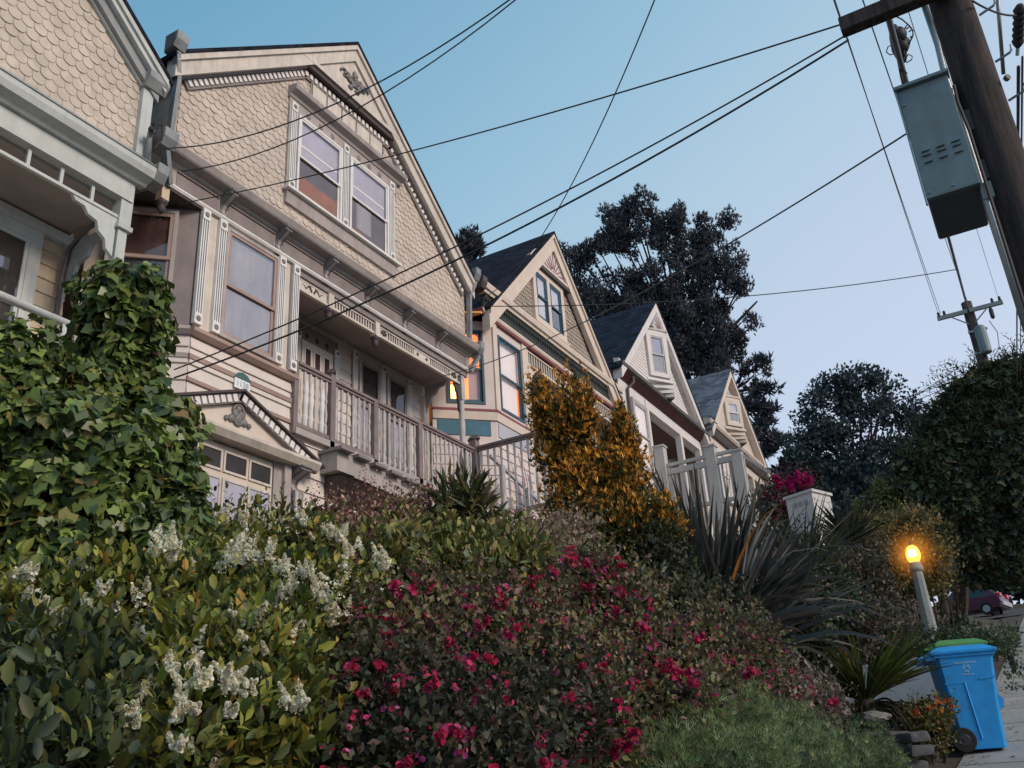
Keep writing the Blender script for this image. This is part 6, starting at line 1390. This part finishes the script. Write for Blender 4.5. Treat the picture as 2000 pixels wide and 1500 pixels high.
def gshrub(name, label, blobs, n, pal, size=.07, tpl='small', core=(.010, .013, .009), corek=.68, nst=5, **kw):
    d = dict(n=n, tpl=tpl, size=size, pal=pal, up=.4, out=.5, jit=.8, rise=.3, radial=.4, inner=.5, lump=.22, cj=.45); d.update(kw)
    d['inner'] = .35; d['cull'] = .3; k_ = size/.06
    return shrub(name, label, 'shrub', blobs, [d], core=core, corek=.6, stems=nst, clump=(26*len(blobs), .14*k_), shoots=dict(n=12*len(blobs), length=.26*k_, per=10, tpl=tpl, size=size*.85, pal=pal))
gshrub('dark_shrub', 'dark green shrub mound below the spiky flax', [blob(1560, 1210, 10.2, 70, 60), blob(1500, 1200, 9.8, 60, 60), blob(1620, 1190, 11, 60, 70), blob(1570, 1270, 9.8, 80, 40)], 9000, [((.035, .05, .028), 3), ((.055, .07, .03), 2), ((.02, .032, .022), 3), ((.09, .075, .045), 1)], size=.06)
gshrub('dark_shrub', 'brownish shrub in shadow left of the lamp', [blob(1670, 1140, 14.5, 56, 56), blob(1715, 1195, 14, 48, 50), blob(1650, 1210, 12.5, 60, 55), blob(1740, 1265, 14.5, 44, 34), blob(1700, 1230, 13, 60, 40)], 9000, [((.06, .045, .03), 3), ((.04, .035, .025), 3), ((.09, .065, .045), 2), ((.03, .04, .025), 2)], size=.075)
gshrub('dark_shrub', 'shrub behind the lamp catching its orange light', [blob(1815, 1060, 22.6, 40, 45), blob(1755, 1080, 22.4, 45, 55), blob(1840, 1100, 22.6, 45, 50), blob(1770, 1135, 22.4, 60, 50), blob(1770, 1030, 22.6, 35, 40)], 6500, [((.06, .06, .025), 3), ((.085, .08, .03), 2), ((.035, .04, .02), 2)], size=.11)
gshrub('dark_shrub', 'leafy twigs close behind the lamp globe, lit orange by it', [blob(1815, 1085, 19.4, 36, 40), blob(1765, 1050, 19.5, 30, 36), blob(1790, 1020, 19.6, 26, 20), blob(1750, 1100, 19.3, 34, 40), blob(1835, 1120, 19.6, 26, 30)], 4200, [((.10, .085, .03), 3), ((.13, .11, .04), 2), ((.06, .06, .025), 2)], size=.085)
gshrub('dark_shrub', 'dark foliage under the big tree right of the lamp', [blob(1845, 1235, 22, 40, 32), blob(1895, 1266, 20, 40, 22), blob(1830, 1275, 17, 45, 28), blob(1865, 1262, 24, 50, 22)], 6500, [((.025, .038, .026), 3), ((.04, .055, .03), 2), ((.02, .028, .02), 3)], size=.1)
gshrub('pale_shrub', 'yellow-green shrub top behind the lamp', [blob(1745, 965, 26, 42, 22), blob(1720, 1000, 26, 45, 35), blob(1765, 990, 26, 35, 35), blob(1730, 1050, 25, 55, 40)], 5000, [((.10, .105, .03), 3), ((.13, .13, .035), 2), ((.05, .06, .025), 2)], size=.12)
gshrub('low_shrub', 'low shrub with orange-red blooms at the foot of the blue bin', [blob(1808, 1428, 9.6, 36, 34), blob(1834, 1405, 9.8, 28, 32), blob(1785, 1408, 9.9, 30, 20)], 4200, [((.07, .07, .02), 3), ((.12, .10, .025), 2), ((.03, .035, .015), 3), ((.17, .10, .03), .8)], size=.045)
lowsh = [o for o in col.objects if o.name.startswith('low_shrub')][0]
blossoms(lowsh, spots_px([(1828, 1372, 9), (1850, 1368, 10), (1815, 1382, 7), (1790, 1393, 7), (1860, 1380, 8), (1840, 1390, 6)], 9.5), 8, .03, [((.35, .06, .03), 2), ((.45, .16, .04), 2)])
gshrub('low_shrub', 'sprawling plants on top of the concrete wall behind the bins', [blob(1950, 1256, 14.5, 30, 14), blob(1905, 1258, 14, 30, 14), blob(1975, 1244, 15.5, 20, 12), blob(1975, 1290, 13.6, 10, 40), blob(1830, 1262, 14.5, 60, 18)], 4200, [((.04, .06, .03), 3), ((.07, .09, .04), 2), ((.025, .04, .025), 3)], size=.06, nst=0)
gshrub('green_shrub', 'shaded green shrub between the conifer foot and the flax', [blob(1300, 1130, 8.6, 55, 70), blob(1340, 1190, 8.2, 60, 50), blob(1270, 1210, 8.0, 50, 45), blob(1420, 1200, 8.6, 60, 40)], 7000, [((.03, .034, .02), 3), ((.05, .055, .025), 2), ((.02, .024, .016), 3)], size=.055)
gshrub('green_shrub', 'shadowy green shrub beside the arbour foot', [blob(1550, 1095, 17, 50, 35), blob(1620, 1125, 16, 60, 40), blob(1500, 1080, 14, 60, 60), blob(1680, 1080, 18.5, 50, 50)], 6500, [((.035, .045, .032), 3), ((.055, .06, .035), 2), ((.025, .03, .025), 3), ((.09, .04, .04), .5)], size=.08)
bg = gshrub('bougainvillea', 'magenta bougainvillea above the white arbour', [blob(1555, 945, 22.5, 32, 24), blob(1515, 960, 22, 26, 24), blob(1500, 990, 21.5, 28, 30), blob(1540, 985, 22, 32, 28)], 3200, [((.03, .035, .022), 3), ((.05, .02, .03), 2)], size=.09)
blossoms(bg, spots_px([(1562, 936, 20), (1575, 940, 14), (1545, 945, 16), (1520, 950, 12), (1500, 975, 14), (1490, 990, 14), (1510, 1000, 14), (1525, 975, 10), (1515, 935, 9)], 22, .4), 60, .075, [((.33, .015, .10), 3), ((.45, .03, .16), 2), ((.22, .01, .08), 2)])

# ------------------------------------------------------------------ trees
def tree(name, label, base, fork, blobs, n, tpl, size, pal, r0=.35, mat='leaf_far', limbs=True, core=None, corek=.5, inner=.15, lump=.3, trunk_m='bark_far', clumps=0, csize=.35, cn=40, rise=.4, group='trees beyond the houses', radial=.5, front=.5, limb_r=.09, bend=.25, tall=.75, tips=None):
    o = thing(name, label, 'tree', tuple(base), group); L = Leafy()
    if clumps:
        p, d, u, i = shell(blobs, clumps, .25, lump, .5, .3)
        sub = [(q, np.array([1, 1, tall])*csize*(.6+.8*random.random())) for q in p]
        tot = []
        P_, D_ = [], []
        for c, r in sub:
            k = max(6, int(cn*(r[0]/csize)**2)); dd = rvec(k); P_.append(c+dd*r*(rng.rand(k, 1)**.5)); D_.append(dd)
        P_ = np.concatenate(P_); D_ = np.concatenate(D_); k = len(P_)
        L.put(tpl, P_, rvec(k)*.6+D_*radial+np.array([0, 0, rise]), D_*.5+rvec(k)*.6+np.array([0, 0, .4]), size*(.6+.8*rng.rand(k)), np.clip(pick(pal, k, .4), .002, 1))
    else:
        foliage(L, blobs, n, tpl, size, pal, up=.3, out=.4, jit=.9, rise=rise, radial=radial, inner=inner, lump=lump, cj=.4, core=core, corek=corek, front=front, cull=.35)
    if tips: sprigs(L, blobs, **tips)
    L.build('crown', mat, o)
    m = MB(); base = np.array(base); fork = np.array(fork)
    m.tube([base-np.array([0, 0, .3]), base+(fork-base)*.5+np.array([.1, 0, 0]), fork], [r0, r0*.8, r0*.6], 10); m.build('trunk', trunk_m, o)
    m = MB()
    for c, r in blobs:
        for _ in range(2 if limbs else 0):
            e_ = c+rvec(1)[0]*r*.55; mid = fork+(e_-fork)*.5+np.array([0, 0, -bend*abs(e_[2]-fork[2])*.3])+rng.randn(3)*.15
            m.tube([fork+(rng.randn(3)*.1), mid, e_], [limb_r*1.3, limb_r*.8, limb_r*.25], 5)
    if limbs: m.build('limbs', trunk_m, o)
    return o
W = 58
pb = [blob(*q) for q in ((1150, 480, W, 42), (1128, 530, W, 34), (1192, 445, W, 30, 38), (1185, 600, W, 55, 50), (1240, 405, W, 34, 24), (1225, 470, W, 40, 45), (1285, 450, W, 36, 55), (1240, 560, W, 55, 60), (1322, 420, W, 24, 34), (1325, 500, W, 40, 60), (1305, 590, W, 55, 55), (1375, 460, W, 28, 38), (1385, 530, W, 40, 45), (1370, 610, W, 50, 50),
   (1422, 465, W, 26, 38), (1425, 530, W, 30, 40), (1440, 560, W, 22, 26), (1405, 650, W, 42, 45), (1330, 670, W, 60, 50), (1250, 650, W, 55, 45), (1150, 590, W, 30, 50), (1440, 650, W, 26, 28), (1478, 592, W, 14, 16), (1468, 625, W, 22, 22), (1400, 715, W, 44, 38), (1440, 700, W, 20, 18), (1350, 720, W, 45, 35))]
PN = [((.075, .085, .104), 4), ((.105, .114, .128), 3), ((.052, .061, .078), 3), ((.14, .10, .095), 1)]  # lighter, bluish needles: distance haze put into their colour
tree('pine_tree', 'huge dark pine rising behind the row of houses', at(1395, 960, W), at(1335, 720, W), pb, 0, 'tuft', .23, PN, r0=.5, clumps=540, csize=.46, cn=80, rise=1.0, limb_r=.11, tall=1.3)
pb2 = [blob(*q) for q in ((1455, 735, W, 14, 10), (1490, 712, W, 18, 10), (1500, 730, W, 10, 8), (1462, 715, W, 20, 9), (1490, 760, W, 20, 11), (1505, 800, W, 16, 9), (1480, 795, W, 16, 14), (1512, 860, W, 16, 12), (1480, 850, W, 22, 12), (1500, 880, W, 20, 12), (1495, 830, W, 12, 8), (1450, 790, W, 16, 16))]
tree('pine_tree', 'thin sparse pine boughs beside the brick chimney', at(1430, 960, W+2), at(1425, 770, W+2), pb2, 0, 'tuft', .42, PN, r0=.3, clumps=80, csize=.42, cn=18, rise=.5, limb_r=.05)
pb3 = [blob(*q) for q in ((918, 448, 52, 11, 13), (910, 470, 52, 14, 12), (926, 475, 52, 15, 13), (918, 492, 52, 18, 14), (902, 490, 52, 10, 8), (935, 492, 52, 10, 10), (915, 520, 52, 16, 20))]
tree('conifer_tree', 'small dark conifer top peeking between the two nearest gables', at(918, 860, 52), at(917, 500, 52), pb3, 0, 'tuft', .36, PN, r0=.22, clumps=50, csize=.36, cn=22, rise=.7, limb_r=.04)
W = 45
mt_ = [blob(*q) for q in ((1600, 775, W, 30, 28), (1640, 752, W, 34, 22), (1695, 742, W, 34, 20), (1725, 750, W, 30, 26), (1660, 790, W, 40, 32), (1720, 800, W, 42, 38), (1590, 830, W, 34, 36), (1640, 850, W, 44, 40), (1710, 870, W, 48, 40), (1765, 800, W, 34, 32), (1785, 840, W, 34, 32), (1570, 800, W, 14, 14), (1585, 880, W, 34, 36), (1650, 910, W, 46, 36), (1760, 890, W, 44, 40), (1560, 860, W, 14, 20), (1810, 860, W, 30, 40))]
tree('evergreen_tree', 'airy dark evergreen with many upright stems in the right middle distance', at(1680, 1060, W), at(1680, 960, W), mt_, 0, 'small', .20, [((.068, .090, .10), 4), ((.090, .112, .115), 3), ((.048, .066, .078), 3)], r0=.3, clumps=320, csize=.48, cn=52, rise=.3, limb_r=.07)  # pale bluish leaf tones carry the distance haze
dk = [blob(*q) for q in ((1560, 925, 42, 38, 40), (1545, 960, 42, 40, 40), (1590, 950, 42, 45, 45), (1640, 960, 42, 50, 40), (1600, 1000, 40, 70, 40), (1690, 990, 42, 50, 45), (1720, 950, 43, 40, 40), (1680, 1040, 38, 70, 50))]
tree('cypress_tree', 'dense dark conical tree behind the bougainvillea', at(1600, 1080, 42), at(1600, 1010, 42), dk, 20000, 'small', .30, [((.024, .038, .042), 4), ((.036, .050, .052), 3), ((.017, .027, .032), 3)], r0=.25, limbs=False, core=(.008, .013, .014), corek=.8, inner=.5)
W = 25.5
bt = [blob(*q) for q in ((1905, 770, W, 50, 36), (1930, 745, W, 34, 26), (1975, 760, W, 50, 45), (2030, 740, W, 50, 50), (1865, 835, W, 48, 45), (1940, 850, W, 75, 70), (2010, 860, W, 70, 80), (1840, 900, W, 58, 55), (1900, 940, W, 75, 75), (1990, 970, W, 80, 80), (1830, 975, W, 58, 55), (1870, 1040, W, 60, 55), (1950, 1060, W, 80, 55), (2030, 1050, W, 60, 60), (1800, 930, W, 34, 40), (1830, 1060, W, 45, 40), (2060, 950, W, 60, 120), (1935, 1105, W, 60, 35))]
tree('feathery_tree', 'big dark feathery tree filling the right edge above the lamp', at(1862, 1250, 33), at(1880, 1090, 31), bt, 70000, 'small', .24, [((.056, .072, .044), 4), ((.085, .092, .048), 3), ((.034, .047, .036), 4), ((.12, .10, .055), 1.4)], r0=.32, core=(.008, .011, .010), corek=.78, inner=.55, lump=.26, rise=-.5, radial=.5, front=.6, limb_r=.07, trunk_m='bark', tips=dict(n=1500, length=.75, per=12, tpl='lance', size=.22, pal=[((.034, .046, .032), 3), ((.06, .066, .036), 2)], up=.5))
for px, lab in ((1838, 'slim dark trunk left of the car under the feathery tree'), (1868, 'second dark trunk under the feathery tree, nearer the car')):
    b0 = at(px+10, 1240, 34); o = thing('tree_trunk', lab, 'tree', tuple(b0)); MB().tube([b0-np.array([0, 0, .6]), at(px+3, 1170, 34), at(px-6, 1080, 34)], [.2, .16, .13], 10).build('trunk', 'bark', o, smooth=True)
bt2 = [blob(*q) for q in ((1975, 1135, 60, 40, 22), (1940, 1140, 60, 34, 20), (2010, 1140, 60, 30, 24))]
tree('bare_tree', 'small thinly leaved tree behind the parked car', at(1972, 1188, 60), at(1972, 1165, 60), bt2, 0, 'small', .3, [((.03, .05, .04), 3), ((.05, .07, .05), 2)], r0=.14, clumps=60, csize=.45, cn=16, limb_r=.05)
# hillside greenery closing the view up the street
wd = [blob(*q) for q in ((1500, 1050, 60, 120, 60), (1650, 1090, 66, 130, 50), (1800, 1110, 75, 120, 40), (1930, 1115, 85, 120, 35), (2080, 1110, 85, 140, 60), (1400, 1000, 62, 120, 80), (2000, 1060, 90, 160, 50))]
L = Leafy(); foliage(L, wd, 16000, 'small', .6, [((.016, .026, .024), 3), ((.026, .036, .030), 2), ((.010, .016, .016), 3)], core=(.009, .014, .013), corek=.9, inner=.75)
tag(L.build('distant_trees', 'leaf_far'), 'dark mass of trees on the far hillside behind the lamp and car', 'trees', kind='stuff')
# low undergrowth on the bank between the shrubs
n = 16000; x = rng.uniform(-7.2, -1.35, n); y = rng.uniform(-1, 26, n); z = np.array([ground(a, b) for a, b in zip(x, y)])
L = Leafy(); L.put('small', np.stack([x, y, z+rng.rand(n)*.12], 1), rvec(n)*.6+np.array([0, 0, .8]), rvec(n)+np.array([0, 0, .6]), .09*(.5+rng.rand(n)), np.clip(pick([((.03, .038, .018), 3), ((.05, .05, .022), 2), ((.06, .04, .025), 1)], n, .4), .002, 1))
tag(L.build('undergrowth', 'leaf'), 'low weedy undergrowth covering the bank between the shrubs', 'ground cover', kind='stuff')

# fallen leaves on the pavement
n = 900; x = -1.2+rng.rand(n)**2.2*2.4; y = rng.uniform(6, 24, n); z = np.array([ground(0, b) for b in y])+.022
L = Leafy(); L.put('small', np.stack([x, y, z], 1), rvec(n)*np.array([1, 1, .1]), rvec(n)*.25+np.array([0, 0, 1]), .045*(.5+rng.rand(n)), np.clip(pick([((.16, .10, .04), 3), ((.10, .08, .04), 2), ((.25, .17, .07), 1), ((.28, .05, .10), .6)], n, .4), .002, 1))
tag(L.build('fallen_leaves', 'leaf'), 'scattered fallen leaves and petals on the pavement', 'leaf litter', kind='stuff')
